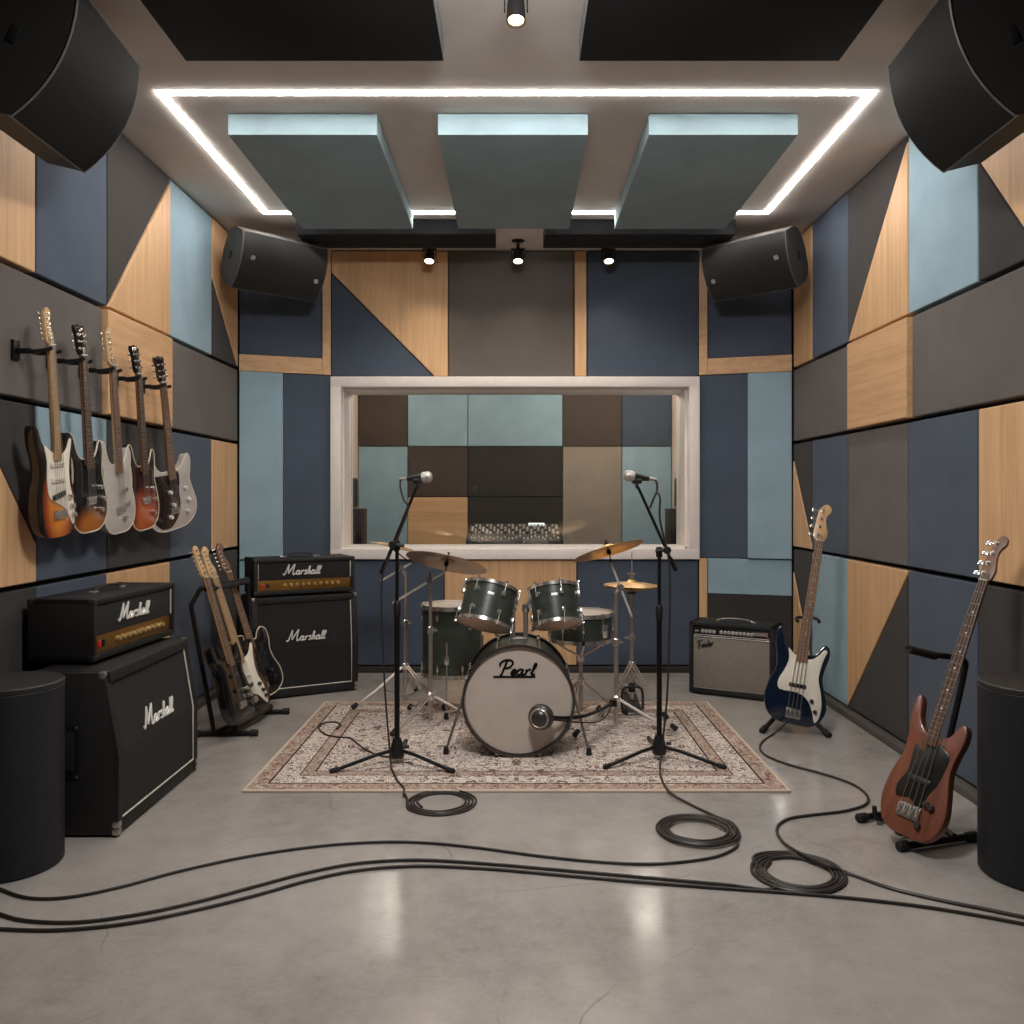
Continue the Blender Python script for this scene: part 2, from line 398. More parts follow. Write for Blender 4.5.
# ================================================================== THE ROOM
XW, YB, YN, ZC = 1.9, 6.04, -1.6, 3.0      # panel faces, near end, ceiling
def struct(name, mb, m, parent=None):
    o = mb.build(name, m, parent, origin=parent is None)
    if parent is None: o['kind'] = 'structure'
    return o
struct('floor', MB().box((0, 2.3, -0.06), (4.3, 8.1, 0.12)), floor_mat())
struct('ceiling', MB().box((0, 2.3, ZC + 0.06), (4.3, 8.1, 0.12)), PAINT)
struct('wall_left', MB().box((-2.02, 2.3, 1.5), (0.12, 8.1, 3.0)), WALLP)
struct('wall_right', MB().box((2.02, 2.3, 1.5), (0.12, 8.1, 3.0)), WALLP)
struct('wall_front', MB().box((0, YN - 0.06, 1.5), (4.3, 0.12, 3.0)), GREY)
WX0, WX1, WZ0, WZ1 = -1.241, 1.22, 0.878, 2.024
w = MB()
w.box(((-2.1 + WX0) / 2, 6.25, 1.5), (WX0 + 2.1, 0.3, 3.0)); w.box(((2.1 + WX1) / 2, 6.25, 1.5), (2.1 - WX1, 0.3, 3.0))
w.box(((WX0 + WX1) / 2, 6.25, WZ0 / 2), (WX1 - WX0, 0.3, WZ0)); w.box(((WX0 + WX1) / 2, 6.25, (3.0 + WZ1) / 2), (WX1 - WX0, 0.3, 3.0 - WZ1))
struct('wall_back', w, WALLP)
A1, B1 = Vector((-1.9, 5.83, 0)), Vector((-1.315, 6.04, 0)); A2, B2 = Vector((1.30, 6.04, 0)), Vector((1.9, 5.85, 0))
def slab(A, B, t0, t1, z0, z1):
    d = (B - A).normalized(); n = Vector((d.y, -d.x, 0))
    bot = [A - n * t0, B - n * t0, B - n * t1, A - n * t1]
    return [p + Vector((0, 0, z0)) for p in bot], [p + Vector((0, 0, z1)) for p in bot]
struct('wall_corner_left', MB().hexa(*slab(A1, B1, 0.06, 0.12, 0, 3.0)), WALLP)
struct('wall_corner_right', MB().hexa(*slab(A2, B2, 0.06, 0.12, 0, 3.0)), WALLP)
struct('baseboard_left', MB().box((-1.905, 2.2, 0.018), (0.10, 7.2, 0.036), 0.006), BASE)
struct('baseboard_right', MB().box((1.905, 2.2, 0.018), (0.10, 7.2, 0.036), 0.006), BASE)
struct('baseboard_back', MB().box((0, 6.06, 0.02), (2.6, 0.10, 0.04), 0.005), plain('dark_base', (46, 43, 41), 0.7))

# observation window
win = empty('window_1', Vector((0, 6.1, 0.85)), None, None); win['kind'] = 'structure'
def wpart(name, mb, m): return mb.build(name, m, win)
o0 = Vector((0, 6.1, 0.85))
def framebox(x0, x1, z0, z1, t, y0, y1, T):
    m = MB(T)
    # mitred frame from four bevelled bars
    for a, b in (((x0, z0), (x1, z0)), ((x0, z1), (x1, z1))):
        m.box(((x0 + x1) / 2, (y0 + y1) / 2, a[1] + (t / 2 if a[1] == z0 else -t / 2)), (x1 - x0, y1 - y0, t), 0.004)
    for x in (x0 + t / 2, x1 - t / 2): m.box((x, (y0 + y1) / 2, (z0 + z1) / 2), (t, y1 - y0, z1 - z0 - 2 * t + 0.002), 0.003)
    return m
TW = Matrix.Translation(-o0)
wpart('window_casing', framebox(-1.312, 1.298, 0.804, 2.096, 0.0725, 6.005, 6.10, TW), WHITE)
r = MB(TW)
r.box((0, 6.25, WZ1 + 0.0), (2.46, 0.32, 0.02)); r.box((0, 6.25, WZ0), (2.46, 0.32, 0.02))
r.box((WX0, 6.25, 1.45), (0.02, 0.32, 1.15)); r.box((WX1, 6.25, 1.45), (0.02, 0.32, 1.15))
wpart('window_reveal', r, WHITE)
wpart('window_pane', MB(TW).box((0, 6.27, 1.45), (2.43, 0.012, 1.13)), glass_mat())

# control room behind the glass
struct('floor_control', MB().box((0, 7.25, -0.06), (3.4, 1.7, 0.12)), plain('dark_carpet', (60, 56, 53), 0.95))
struct('ceiling_control', MB().box((0, 7.25, 2.66), (3.4, 1.7, 0.12)), PAINT)
struct('wall_control_left', MB().box((-1.55, 7.25, 1.3), (0.12, 1.7, 2.6)), CREAM)
struct('wall_control_right', MB().box((1.53, 7.25, 1.3), (0.12, 1.7, 2.6)), CREAM)
struct('wall_control_back', MB().box((0, 8.11, 1.3), (3.4, 0.10, 2.6)), WALLP)

# ------------------------------------------------------------------ acoustic panels
def panel(label, to, poly, th, m, group, gap=0.004, b=0.004, cat='acoustic panel', name='acoustic_panel'):
    """poly in wall coordinates (s, z); to(s, z, t) gives the world point at t off the wall."""
    p0 = inset(poly, gap); p1 = inset(poly, gap + b); n = len(poly)
    mb = MB(); vs = [to(s, z, 0.004) for s, z in p0] + [to(s, z, th - b) for s, z in p0] + [to(s, z, th) for s, z in p1]
    fs = [list(range(n))[::-1], [2 * n + i for i in range(n)]]
    for k in (0, 1):
        for i in range(n): fs.append([k * n + i, k * n + (i + 1) % n, (k + 1) * n + (i + 1) % n, (k + 1) * n + i])
    mb.add(vs, fs)
    return tag(mb.build(name, m), label, cat, group)
L = lambda s, z, t: Vector((-1.96 + t, s, z)); R = lambda s, z, t: Vector((1.96 - t, s, z)); B = lambda s, z, t: Vector((s, 6.10 - t, z))
Kb = lambda s, z, t: Vector((s, 8.06 - t, z))
def rect(a, b, z0, z1): return [(a, z0), (b, z0), (b, z1), (a, z1)]
Z1, Z2, Z3, ZT, ZF = 2.12, 1.615, 0.897, 2.995, 0.042
g = 0.007
c0, c1, c2, c3, c4, c5 = 2.6, 3.365, 3.95, 4.67, 5.31, 5.80
GL1, GR1, GB1 = 'acoustic panels on the wall with the hung guitars', 'acoustic panels on the wall behind the two basses', 'acoustic panels on the window wall'
T0 = 0.06
def LP(label, poly, m, th=T0): panel(label, L, poly, th, m, GL1)
def RP(label, poly, m, th=T0): panel(label, R, poly, th, m, GR1)
def BP(label, poly, m, th=T0): panel(label, B, poly, th, m, GB1)
# wall with the hung guitars: top row
LP('upright oak panel behind the big corner speaker, above the first hung guitar', rect(c0, c1, Z1 + g, ZT), OAKV)
LP('navy fabric panel at the ceiling, above the hung guitars', rect(c1, c2, Z1 + g, ZT), NAVY)
LP('charcoal wedge panel whose slanting edge meets an oak wedge, above hung guitars', [(c2, Z1 + g), (c3, ZT - .02), (c3, ZT), (c2, ZT)], DARK)
LP('oak wedge panel rising to a point at the ceiling, above hung guitars', [(c2, Z1 + g), (c3, Z1 + g), (c3, ZT - .02)], OAKV, 0.064)
LP('tall light blue fabric panel at the ceiling on the hung guitar wall', rect(c3, c4, Z1 + g, ZT), BLUE)
LP('oak panel with slanting lower edge beside the rear corner speaker, hung guitar wall', [(c4, 2.62), (c5, Z1 + g), (c5, ZT), (c4, ZT)], OAKV, 0.064)
LP('small charcoal triangle panel below the rear corner speaker, hung guitar wall', [(c4, Z1 + g), (c5, Z1 + g), (c4, 2.62)], DARK)
# second row
LP('long grey fabric panel that carries the first guitar hangers', rect(c0, 3.91, Z2 + g, Z1 - g), GREY)
LP('thick level-grained oak block panel behind the headstocks of the hung guitars', rect(3.91, 4.648, Z2 + g, Z1 - g), OAKH, 0.085)
LP('grey fabric panel past the oak block, beyond the hung guitars', rect(4.65, c5, Z2 + g, Z1 - g), GREY)
# third row
LP('charcoal panel with slanting edge behind the sunburst guitar', [(c1, 1.06), (c1, Z2 - g), (2.93, Z2 - g)], DARK)
LP('oak wedge panel under the slanting edge beside the sunburst guitar', [(c0, Z3 + g), (c1, Z3 + g), (c1, 1.06), (2.93, Z2 - g), (c0, Z2 - g)], OAKV, 0.064)
LP('light blue panel seen between the necks of the first hung guitars', rect(c1, c2, 1.17, Z2 - g), BLUE)
LP('navy panel under the bodies of the first hung guitars', rect(c1, c2, Z3 + g, 1.17), NAVY)
LP('charcoal panel behind the middle bodies of the hung guitars', rect(c2, c3, Z3 + g, Z2 - g), DARK)
LP('navy panel behind and beyond the last hung white guitar', rect(c3, c4, Z3 + g, Z2 - g), NAVY)
LP('oak upright panel at the corner, above the floor rack of guitars', rect(c4, c5, Z3 + g, Z2 - g), OAKV)
# bottom row
LP('charcoal floor-level panel behind the near round pedestal and amplifier', rect(c0, c1, ZF, Z3 - g), DARK)
LP('navy floor-level panel behind the near amplifier stack', rect(c1, c2, ZF, Z3 - g), NAVY)
LP('oak panel peeping over the near amplifier head', rect(c2, c3, ZF, Z3 - g), OAKV)
LP('navy floor-level panel behind the rack of three guitars', rect(c3, c4, ZF, Z3 - g), NAVY)
LP('charcoal floor-level panel in the corner behind the rack of guitars', rect(c4, c5, ZF, Z3 - g), DARK)
# wall behind the two basses
d0, d1, d2, d3, d4, d5 = 2.6, 3.496, 4.12, 4.864, 5.456, 5.82
RP('narrow upright oak panel beside the rear corner speaker, wall of the basses', rect(d4, d5, Z1 + g, ZT), OAKV)
RP('navy upright panel at the ceiling on the wall of the basses', rect(d3, d4, Z1 + g, ZT), NAVY)
RP('charcoal wedge panel pointing down, top row above the blue bass', [(d3, Z1 + g), (d3, ZT), (d2, ZT), (d2, ZT - .02)], DARK)
RP('oak wedge panel rising to a point at the ceiling, wall of the basses', [(d2, Z1 + g), (d2, ZT - .02), (d3, Z1 + g)], OAKV, 0.064)
RP('light blue panel at the ceiling beside the big corner speaker, wall of the basses', rect(d1, d2, Z1 + g, ZT), BLUE)
RP('charcoal panel with slanting edge under the big corner speaker', [(d1, Z1 + g), (d1, 2.63), (3.08, Z1 + g)], DARK)
RP('oak panel with slanting edge behind the big corner speaker, wall of the basses', [(d0, Z1 + g), (3.08, Z1 + g), (d1, 2.63), (d1, ZT), (d0, ZT)], OAKV, 0.064)
RP('grey fabric panel in the second row next to the window corner, wall of basses', rect(4.822, d5, Z2 + g, Z1 - g), GREY)
RP('thick level-grained oak block panel on the wall behind the basses', rect(4.084, 4.82, Z2 + g, Z1 - g), OAKH, 0.085)
RP('long grey fabric panel running out of view, second row, wall of basses', rect(d0, 4.08, Z2 + g, Z1 - g), GREY)
RP('narrow charcoal panel with slanting edge beside the blue bass headstock', [(d5, 1.50), (d5, Z2 - g), (d4, Z2 - g), (d4, 0.935)], DARK)
RP('slim oak triangle in the corner beside the blue bass headstock', [(d5, Z3 + g), (d5, 1.50), (d4, 0.935), (d4, Z3 + g)], OAKV, 0.064)
RP('navy upright panel just behind the blue bass headstock', rect(d3, d4, Z3 + g, Z2 - g), NAVY)
RP('charcoal grey upright panel above the oak wedge, between the two basses', rect(d2, d3, Z3 + g, Z2 - g), GREY)
RP('navy upright panel beside the oak panel behind the brown bass headstock', rect(d1, d2, Z3 + g, Z2 - g), NAVY)
RP('oak upright panel behind the brown bass headstock', rect(d0, d1, Z3 + g, Z2 - g), OAKV)
RP('charcoal floor-level panel with slanting edge behind the blue bass neck', [(d5, 0.74), (d5, Z3 - g), (d4, Z3 - g), (d4, 0.15)], DARK)
RP('slim oak floor-level triangle behind the blue bass neck', [(d5, ZF), (d5, 0.74), (d4, 0.15), (d4, ZF)], OAKV, 0.064)
RP('light blue floor-level panel behind the blue bass body', rect(d3, d4, ZF, Z3 - g), BLUE)
RP('oak floor-level wedge panel pointing down between the two basses', [(d3, ZF), (d3, Z3 - g), (d2, Z3 - g), (d2, Z3 - .03)], OAKV, 0.064)
RP('charcoal floor-level wedge panel beside the brown bass', [(d3, ZF), (d2, Z3 - .03), (d2, ZF)], DARK)
RP('navy floor-level panel directly behind the brown bass body', rect(d1, d2, ZF, Z3 - g), NAVY)
RP('charcoal floor-level panel behind the round pedestal and brown bass neck', rect(d0, d1, ZF, Z3 - g), DARK)
# window wall
bx = lambda px: (px - CX) / F * YB
zt, zb = 2.10, 0.80
BP('oak panel over the window with a slanting lower edge', [(bx(331), 2.835), (bx(434), zt), (bx(448.5), zt), (bx(448.5), ZT), (bx(331), ZT)], OAKV, 0.064)
BP('navy triangle panel over the window corner next to oak', [(bx(331), zt), (bx(434), zt), (bx(331), 2.835)], NAVY)
BP('square grey fabric panel over the middle of the window', rect(bx(448.5), bx(574), zt, ZT), GREY)
BP('narrow upright oak strip over the window', rect(bx(574), bx(587), zt, ZT), OAKV, 0.064)
BP('large navy fabric panel over the window', rect(bx(587), bx(699), zt, ZT), NAVY)
BP('navy panel under the window behind the floor tom and cymbal stands', rect(bx(331), bx(444), 0.045, zb), NAVY)
BP('oak panel under the middle of the window behind the drum kit', rect(bx(444), bx(577), 0.045, zb), OAKV)
BP('navy panel under the window behind the hi-hat', rect(bx(577), bx(698.5), 0.045, zb), NAVY)
# angled corners
def corner(A, B_, side):
    d = (B_ - A).normalized(); n = Vector((d.y, -d.x, 0)); Ln = (B_ - A).length
    T = lambda s, z, t: A + d * (s if side < 0 else Ln - s) + n * (t - 0.06) + Vector((0, 0, z))
    who = 'beside the hung guitar wall' if side < 0 else 'beside the wall of the basses'
    G = 'acoustic panels in the two angled corners'
    def P(label, poly, m, th=T0): return panel(label, T, poly, th, m, G, gap=.0015)
    # framed panel high up: oak frame and navy cloth
    root = empty('framed_acoustic_panel', A + d * (Ln / 2) + Vector((0, 0, 2.1)), 'oak framed navy panel behind the rear corner speaker ' + who, 'acoustic panel', G)
    off = -root.location
    for nm, polys, m, th in (('panel_frame', [rect(0.0, Ln - .06, 2.11, 2.225), rect(Ln - .06, Ln, 2.11, ZT)], OAKX, 0.066), ('fabric_insert', [rect(0.004, Ln - .064, 2.228, ZT)], NAVY, 0.055)):
        mb = MB(Matrix.Translation(off))
        for poly in polys:
            p = inset(poly, .001); k = len(p)
            vs = [T(s, z, 0) for s, z in p] + [T(s, z, th) for s, z in p]
            mb.add(vs, [list(range(k))[::-1], list(range(k, 2 * k))] + [[i, (i + 1) % k, k + (i + 1) % k, k + i] for i in range(k)])
        mb.build(nm, m, root)
    P('tall light blue panel in the angled corner ' + who, rect(0.0, Ln * .47, 0.815, 2.107), BLUE, 0.085)
    P('tall navy panel in the angled corner, window side, ' + who, rect(Ln * .47, Ln, 0.812, 2.107), NAVY, 0.062)
    P('low level light blue panel above the corner amplifier ' + who, rect(0.0, Ln - .062, 0.56, 0.812), BLUE, 0.062)
    P('charcoal floor-level panel behind the corner amplifier ' + who, rect(0.0, Ln - .062, 0.03, 0.56), DARK, 0.06)
    P('narrow oak strip beside the corner amplifier ' + who, rect(Ln - .06, Ln, 0.03, 0.811), OAKV, 0.064)
corner(A1, B1, -1); corner(A2, B2, 1)
# control room wall, seen through the glass
kx = lambda px: (px - CX) / F * 8.0
k0, k1, k2, k3, k4, k5 = -1.485, kx(407.7), kx(467.8), kx(562.7), kx(622), 1.465
GK = 'acoustic panels in the control room'
for lab, a, b, z0, z1, m in (
    ('dark brown panel behind the glass, upper corner nearest the hung guitars', k0, k1, 1.72, 2.5, BROWNF), ('light blue square panel behind the glass, top row, nearer the hung guitars', k1, k2, 1.72, 2.5, BLUE),
    ('wide light blue panel behind the glass, middle of the top row', k2, k3, 1.72, 2.5, BLUE), ('brown panel behind the glass, top row over the beige one', k3, k4, 1.72, 2.5, BROWNF),
    ('slate panel behind the glass, upper corner nearest the basses', k4, k5, 1.72, 2.5, NAVY), ('tall light blue panel behind the glass, below the dark brown corner panel', k0, k1, 0.02, 1.72, BLUE),
    ('brown panel behind the glass, over the oak square', k1, k2, 1.244, 1.72, BROWNF), ('wide charcoal panel behind the glass, over the mixing console', k2, k3, 1.244, 1.72, DARK),
    ('tall beige panel behind the glass, beside the mixing console', k3, k4, 0.02, 1.72, TAUPE), ('tall light blue panel behind the glass, behind the second microphone', k4, k5, 0.02, 1.72, BLUE),
    ('oak square panel behind the glass, beside the mixing console', k1, k2, 0.02, 1.244, OAKX), ('charcoal lower panel behind the glass, directly behind the mixing console', k2, k3, 0.02, 1.244, DARK)):
    panel(lab, Kb, rect(a, b, z0, z1), 0.06, m, GK, gap=0.003)

# ------------------------------------------------------------------ ceiling
def cloud(label, x0, x1, y0, y1, m, grp):
    t = MB().box(((x0 + x1) / 2, (y0 + y1) / 2, 2.948), (x1 - x0, y1 - y0, 0.096), 0.003)
    tag(t.build('ceiling_baffle', m), label, 'ceiling panel', grp)
G = 'black ceiling panels nearest the viewer'
cloud('large black ceiling panel near the viewer, on the hung guitar side', -1.254, -0.275, 1.2, 3.23, BLACKF, G)
cloud('large black ceiling panel near the viewer, on the bass side', 0.24, 1.227, 1.2, 3.23, BLACKF, G)
G = 'light blue hanging ceiling panels'
cloud('light blue ceiling panel nearest the hung guitars, inside the light frame', -1.317, -0.636, 3.887, 5.25, CLOUD, G)
cloud('middle light blue ceiling panel of three inside the light frame', -0.357, 0.329, 3.887, 5.25, CLOUD, G)
cloud('light blue ceiling panel nearest the basses, inside the light frame', 0.608, 1.29, 3.887, 5.25, CLOUD, G)
G = 'dark ceiling panels along the window wall'
cloud('dark ceiling panel along the window wall, hung guitar side', -1.385, -0.133, 5.36, 5.66, INK, G)
cloud('dark ceiling panel along the window wall, bass side', 0.18, 1.385, 5.36, 5.66, INK, G)
led = empty('ceiling_light', Vector((0, 4.466, ZC)), 'glowing white rectangular light strip frame set in the grey ceiling', 'ceiling light')
x, ya, yb, q = 1.56, 3.675, 5.258, 0.030
TL = Matrix.Translation((0, -4.466, -ZC))
for nm, c, s in (('light_strip', (0, ya + q / 2, 2.9975), (2 * x, q, .005)), ('light_strip', (0, yb - q / 2, 2.9975), (2 * x, q, .005)),
                 ('light_strip', (-x + q / 2, (ya + yb) / 2, 2.9975), (q, yb - ya - 2 * q, .005)), ('light_strip', (x - q / 2, (ya + yb) / 2, 2.9975), (q, yb - ya - 2 * q, .005))):
    MB(TL).box(c, s).build(nm, LED, led)

def spot(label, x, y, drop, tilt, r, power, cone=95):
    M = Matrix.Translation((x, y, ZC)); root = empty('ceiling_spotlight', M, label, 'spotlight', 'small black ceiling spotlights')
    MB().cyl((0, 0, 0), (0, 0, -0.005), r * 1.1, n=20).build('mount_plate', BLKM, root)
    MB().cyl((0, 0, -0.01), (0, 0, -drop * .45), r * .28, n=12).build('stem', BLKM, root)
    T = Matrix.Translation((0, 0, -drop * .55)) @ Matrix.Rotation(tilt, 4, 'X')
    L_ = drop * .62
    y_ = MB(T); y_.box((-r * 1.12, 0, -.0), (r * .14, r * .5, L_ * .7), .001); y_.box((r * 1.12, 0, -.0), (r * .14, r * .5, L_ * .7), .001); y_.box((0, 0, L_ * .3), (r * 2.3, r * .5, r * .14), .001)
    y_.build('yoke', BLKM, root)
    h = MB(T).lathe([(0, L_ * .3), (r * .55, L_ * .3), (r * .62, L_ * .15), (r * .8, L_ * .1), (r * .95, -L_ * .6), (r * .95, -L_ * .75), (r * .82, -L_ * .75), (r * .8, -L_ * .6), (0, -L_ * .6)], 28)
    h.build('lamp_head', BLKM, root)
    MB(T).lathe([(0, -L_ * .74), (r * .5, -L_ * .73), (r * .78, -L_ * .68)], 24).build('bulb', BULB, root)
    ld = bpy.data.lights.new('spot_lamp', 'SPOT'); ld.energy = power; ld.color = (1.0, .86, .68); ld.spot_size = math.radians(cone); ld.spot_blend = 1.0; ld.shadow_soft_size = r
    lo = bpy.data.objects.new('spot_lamp', ld); COL.objects.link(lo)
    p = M @ T @ Vector((0, 0, -L_ * .85)); lo.location = p
    d = (M @ T).to_3x3() @ Vector((0, 0, -1)); lo.rotation_euler = d.to_track_quat('-Z', 'Y').to_euler()
spot('ceiling spotlight between the two large black panels nearest the viewer', 0.0, 2.86, 0.165, math.radians(-14), .034, 14)
SP = [(-.592, 'ceiling spotlight by the window wall in front of the oak panel'), (.014, 'ceiling spotlight in front of the square grey panel over the window'), (.633, 'ceiling spotlight in front of the large navy panel over the window')]
for x, lab in SP: spot(lab, x, 5.82, .155, math.radians(-22), .040, 20, 150)

# ------------------------------------------------------------------ wedge loudspeakers in the four corners
def speaker(label, M, W, H, badge, SPKB=SPKB, SPK=SPK, flare=.985):
    root = empty('loudspeaker', M, label, 'speaker', 'black corner loudspeakers')
    h = H / 2; n = 10
    arc = [(-.05 * (1 - (2 * i / n - 1) ** 2), -h + H * i / n) for i in range(n + 1)]   # front profile (y, z)
    back = [(.10, h * .985), (.15, h * .82), (.18, h * .55), (.195, 0), (.18, -h * .55), (.15, -h * .82), (.12 if flare > 1 else .10, -h * flare)]
    prof = arc + back
    mb = MB(); k = len(prof)
    vs = [Vector((-W / 2, y + .004, z)) for y, z in prof] + [Vector((W / 2, y + .004, z)) for y, z in prof]
    mb.add(vs, [list(range(k))[::-1], list(range(k, 2 * k))] + [[i, (i + 1) % k, k + (i + 1) % k, k + i] for i in range(k)])
    mb.build('cabinet', SPKB, root)
    gq = MB(); ga = [(y - .006, z * .985) for y, z in arc]; k = len(ga); w2 = W / 2 * .985
    vs = [Vector((-w2, y, z)) for y, z in ga] + [Vector((w2, y, z)) for y, z in ga] + [Vector((-w2, y + .012, z)) for y, z in ga] + [Vector((w2, y + .012, z)) for y, z in ga]
    fs = [[i, i + 1, k + i + 1, k + i] for i in range(k - 1)] + [[2 * k + i, 3 * k + i, 3 * k + i + 1, 2 * k + i + 1] for i in range(k - 1)]
    for a, b in ((0, 2 * k), (k, 3 * k)): fs += [[a + i, b + i, b + i + 1, a + i + 1] for i in range(k - 1)]
    fs += [[0, k, 3 * k, 2 * k], [k - 1, 2 * k - 1, 4 * k - 1, 3 * k - 1]]
    gq.add(vs, fs); gq.build('grille', SPK, root)
    e = MB()
    for sx in (-1, 1): e.tube([(sx * W / 2 * .99, y - .004, z) for y, z in arc], .0035, 6)
    for z, y in ((-h, 0), (h, 0)): e.tube([(-W / 2, y, z), (W / 2, y, z)], .0035, 6)
    e.build('edge_trim', plain('grey_edge', (92, 88, 85), .5), root)
    for sx in (-1, 1): MB().box((sx * W / 2, .09, .0), (.012, .026, .055), .004).build('side_handle', BLK, root)
    if badge:
        for bxp, bzp in badge:
            yy = -.05 * (1 - (bzp / h) ** 2) - .008
            T = Matrix.Translation((bxp, yy, bzp)) @ Matrix.Rotation(math.atan2(.1 * bzp / h, h), 4, 'X')
            bd = MB(T)
            for a in (-1, 1):
                for c in (-1, 1): bd.box((a * .0075, 0, c * .0075), (.012, .004, .012), .003)
            bd.box((0, .001, 0), (.03, .002, .006)); bd.box((0, .001, 0), (.006, .002, .03))
            bd.build('badge', plain('grey_badge', (158, 155, 151), .5), root)
def Rzxy(y, p, r): return Matrix.Rotation(y, 4, 'Z') @ Matrix.Rotation(p, 4, 'X') @ Matrix.Rotation(r, 4, 'Y')
rd = math.radians
speaker('black corner loudspeaker between hung guitar wall and window wall, at ceiling', Matrix.Translation((-1.494, 5.39, 2.698)) @ Rzxy(rd(44.3), rd(29.3), rd(-.4)), .59, .357, [(-.22, .04), (.235, -.03)])
speaker('black corner loudspeaker between window wall and bass wall, at ceiling', Matrix.Translation((1.476, 5.39, 2.698)) @ Rzxy(rd(-44.3), rd(29.3), rd(.4)), .59, .357, [(.22, .04), (-.235, -.03)])
speaker('big loudspeaker near the viewer with painted-in shade, high on the hung guitar wall', Matrix.Translation((-1.4694, 2.868, 2.624)) @ Rzxy(rd(99.8), rd(27.45), rd(-5.7)), .593, .444, None, plain('shaded_speaker_box', (26, 24, 23), .6), plain('shaded_speaker_grille', (15, 14, 13), .75, bump=.6, bs=520, spec=.25), 1.16)  # same speaker model as the rear pair; its shade is put into darker colours
speaker('big loudspeaker near the viewer with painted-in shade, high on the bass wall', Matrix.Translation((1.455, 2.868, 2.624)) @ Rzxy(rd(-99.8), rd(27.45), rd(5.7)), .593, .444, None, plain('shaded_speaker_box', (26, 24, 23), .6), plain('shaded_speaker_grille', (15, 14, 13), .75, bump=.6, bs=520, spec=.25), 1.16)

# ------------------------------------------------------------------ control room furniture
desk = empty('desk', Vector((0, 7.2, 0)), 'dark desk carrying the mixing console behind the glass', 'desk')
MB().box((0, 0, .74), (2.0, .7, .04), .005).build('desk_top', BLK, desk)
for a in (-.9, .9): MB().box((a, 0, .36), (.06, .6, .72), .004).build('leg', BLK, desk)
con = empty('mixing_console', Vector((-.012, 7.2, .762)), 'wide silver and black mixing console with many knobs behind the glass', 'mixing console')
W = .78
MB().hexa([(-W / 2, -.24, 0), (W / 2, -.24, 0), (W / 2, .24, 0), (-W / 2, .24, 0)], [(-W / 2, -.24, .115), (W / 2, -.24, .115), (W / 2, .24, .25), (-W / 2, .24, .25)], bev=.006).build('console_body', plain('console_dark', (58, 54, 51), .5), con)
TS = Matrix.Translation((0, -.24, .118)) @ Matrix.Rotation(math.atan2(.135, .48), 4, 'X')
for sx in (-1, 1): MB().hexa([(sx * W / 2 - .008, -.25, -.0), (sx * W / 2 + .008, -.25, 0), (sx * W / 2 + .008, .25, 0), (sx * W / 2 - .008, .25, 0)], [(sx * W / 2 - .008, -.25, .125), (sx * W / 2 + .008, -.25, .125), (sx * W / 2 + .008, .25, .272), (sx * W / 2 - .008, .25, .272)]).build('side_cheek', BLK, con)
strip = plain('console_strip', (96, 90, 85), .45); knobm = plain('pale_console_knob', (222, 214, 204), .4)
for i in range(24):
    xx = -W / 2 + .03 + i * (W - .06) / 23
    s_ = MB(TS).box((xx, .24, 0), (.026, .45, .006), .001).build('channel_strip', strip, con)
    for j in range(4): MB(TS).cyl((xx, .20 + j * .065, .002), (xx, .20 + j * .065, .022), .0085, .007, 8).build('knob', knobm if (i + j) % 3 else BLK, s_)
    MB(TS).box((xx, .09, .003), (.005, .13, .003)).build('fader_slot', BLK, s_)
    MB(TS).box((xx, .05 + .08 * random.random(), .005), (.012, .024, .016), .002).build('fader', SILVERL, s_)
MB(TS).box((.19, .445, .005), (.14, .05, .016), .003).build('display', SCREEN, con)
def monitor(label, x, Y, z0, w, h, d, M=None):
    root = empty('studio_monitor', Vector((x, Y, z0)), label, 'studio monitor', 'studio monitors behind the glass')
    MB().box((0, 0, h / 2), (w, d, h), .005).build('cabinet', plain('monitor_brown', (52, 44, 40), .5), root)
    MB().lathe([(0, .02), (w * .12, .014), (w * .36, 0), (w * .4, .008), (w * .4, .014)], 24, T=Matrix.Translation((0, -d / 2 - .004, h * .36)) @ Matrix.Rotation(PI / 2, 4, 'X')).build('woofer', BLK, root)
    MB().lathe([(0, .01), (w * .1, .008), (w * .2, 0), (w * .22, .008)], 20, T=Matrix.Translation((0, -d / 2 - .003, h * .75)) @ Matrix.Rotation(PI / 2, 4, 'X')).build('tweeter', GUNM, root)
for sx, who in ((-1, 'near the hung guitar side'), (1, 'behind the second microphone')):
    monitor('dark studio monitor at the window edge behind the glass, ' + who, sx * 1.345, 6.92, .79, .22, .36, .26)
    stand = empty('monitor_stand', Vector((sx * 1.345, 6.92, 0)), 'black stand under the studio monitor behind the glass, ' + who, 'speaker stand', 'monitor stands behind the glass')
    MB().box((0, 0, .012), (.26, .26, .024), .004).build('base', BLKM, stand); MB().cyl((0, 0, .02), (0, 0, .775), .03).build('pole', BLKM, stand); MB().box((0, 0, .78), (.2, .2, .018), .003).build('top_plate', BLKM, stand)
    sp = empty('side_speaker', Vector((sx * 1.46, 7.5, 1.14)), 'slim dark speaker on the cream side wall behind the glass, ' + who, 'speaker', 'slim side wall speakers behind the glass')
    MB().box((0, 0, .14), (.05, .4, .27), .008).build('cabinet', plain('side_speaker_brown', (86, 72, 62), .6), sp); MB().box((-sx * .027, 0, .14), (.006, .36, .23), .002).build('grille', SPK, sp)

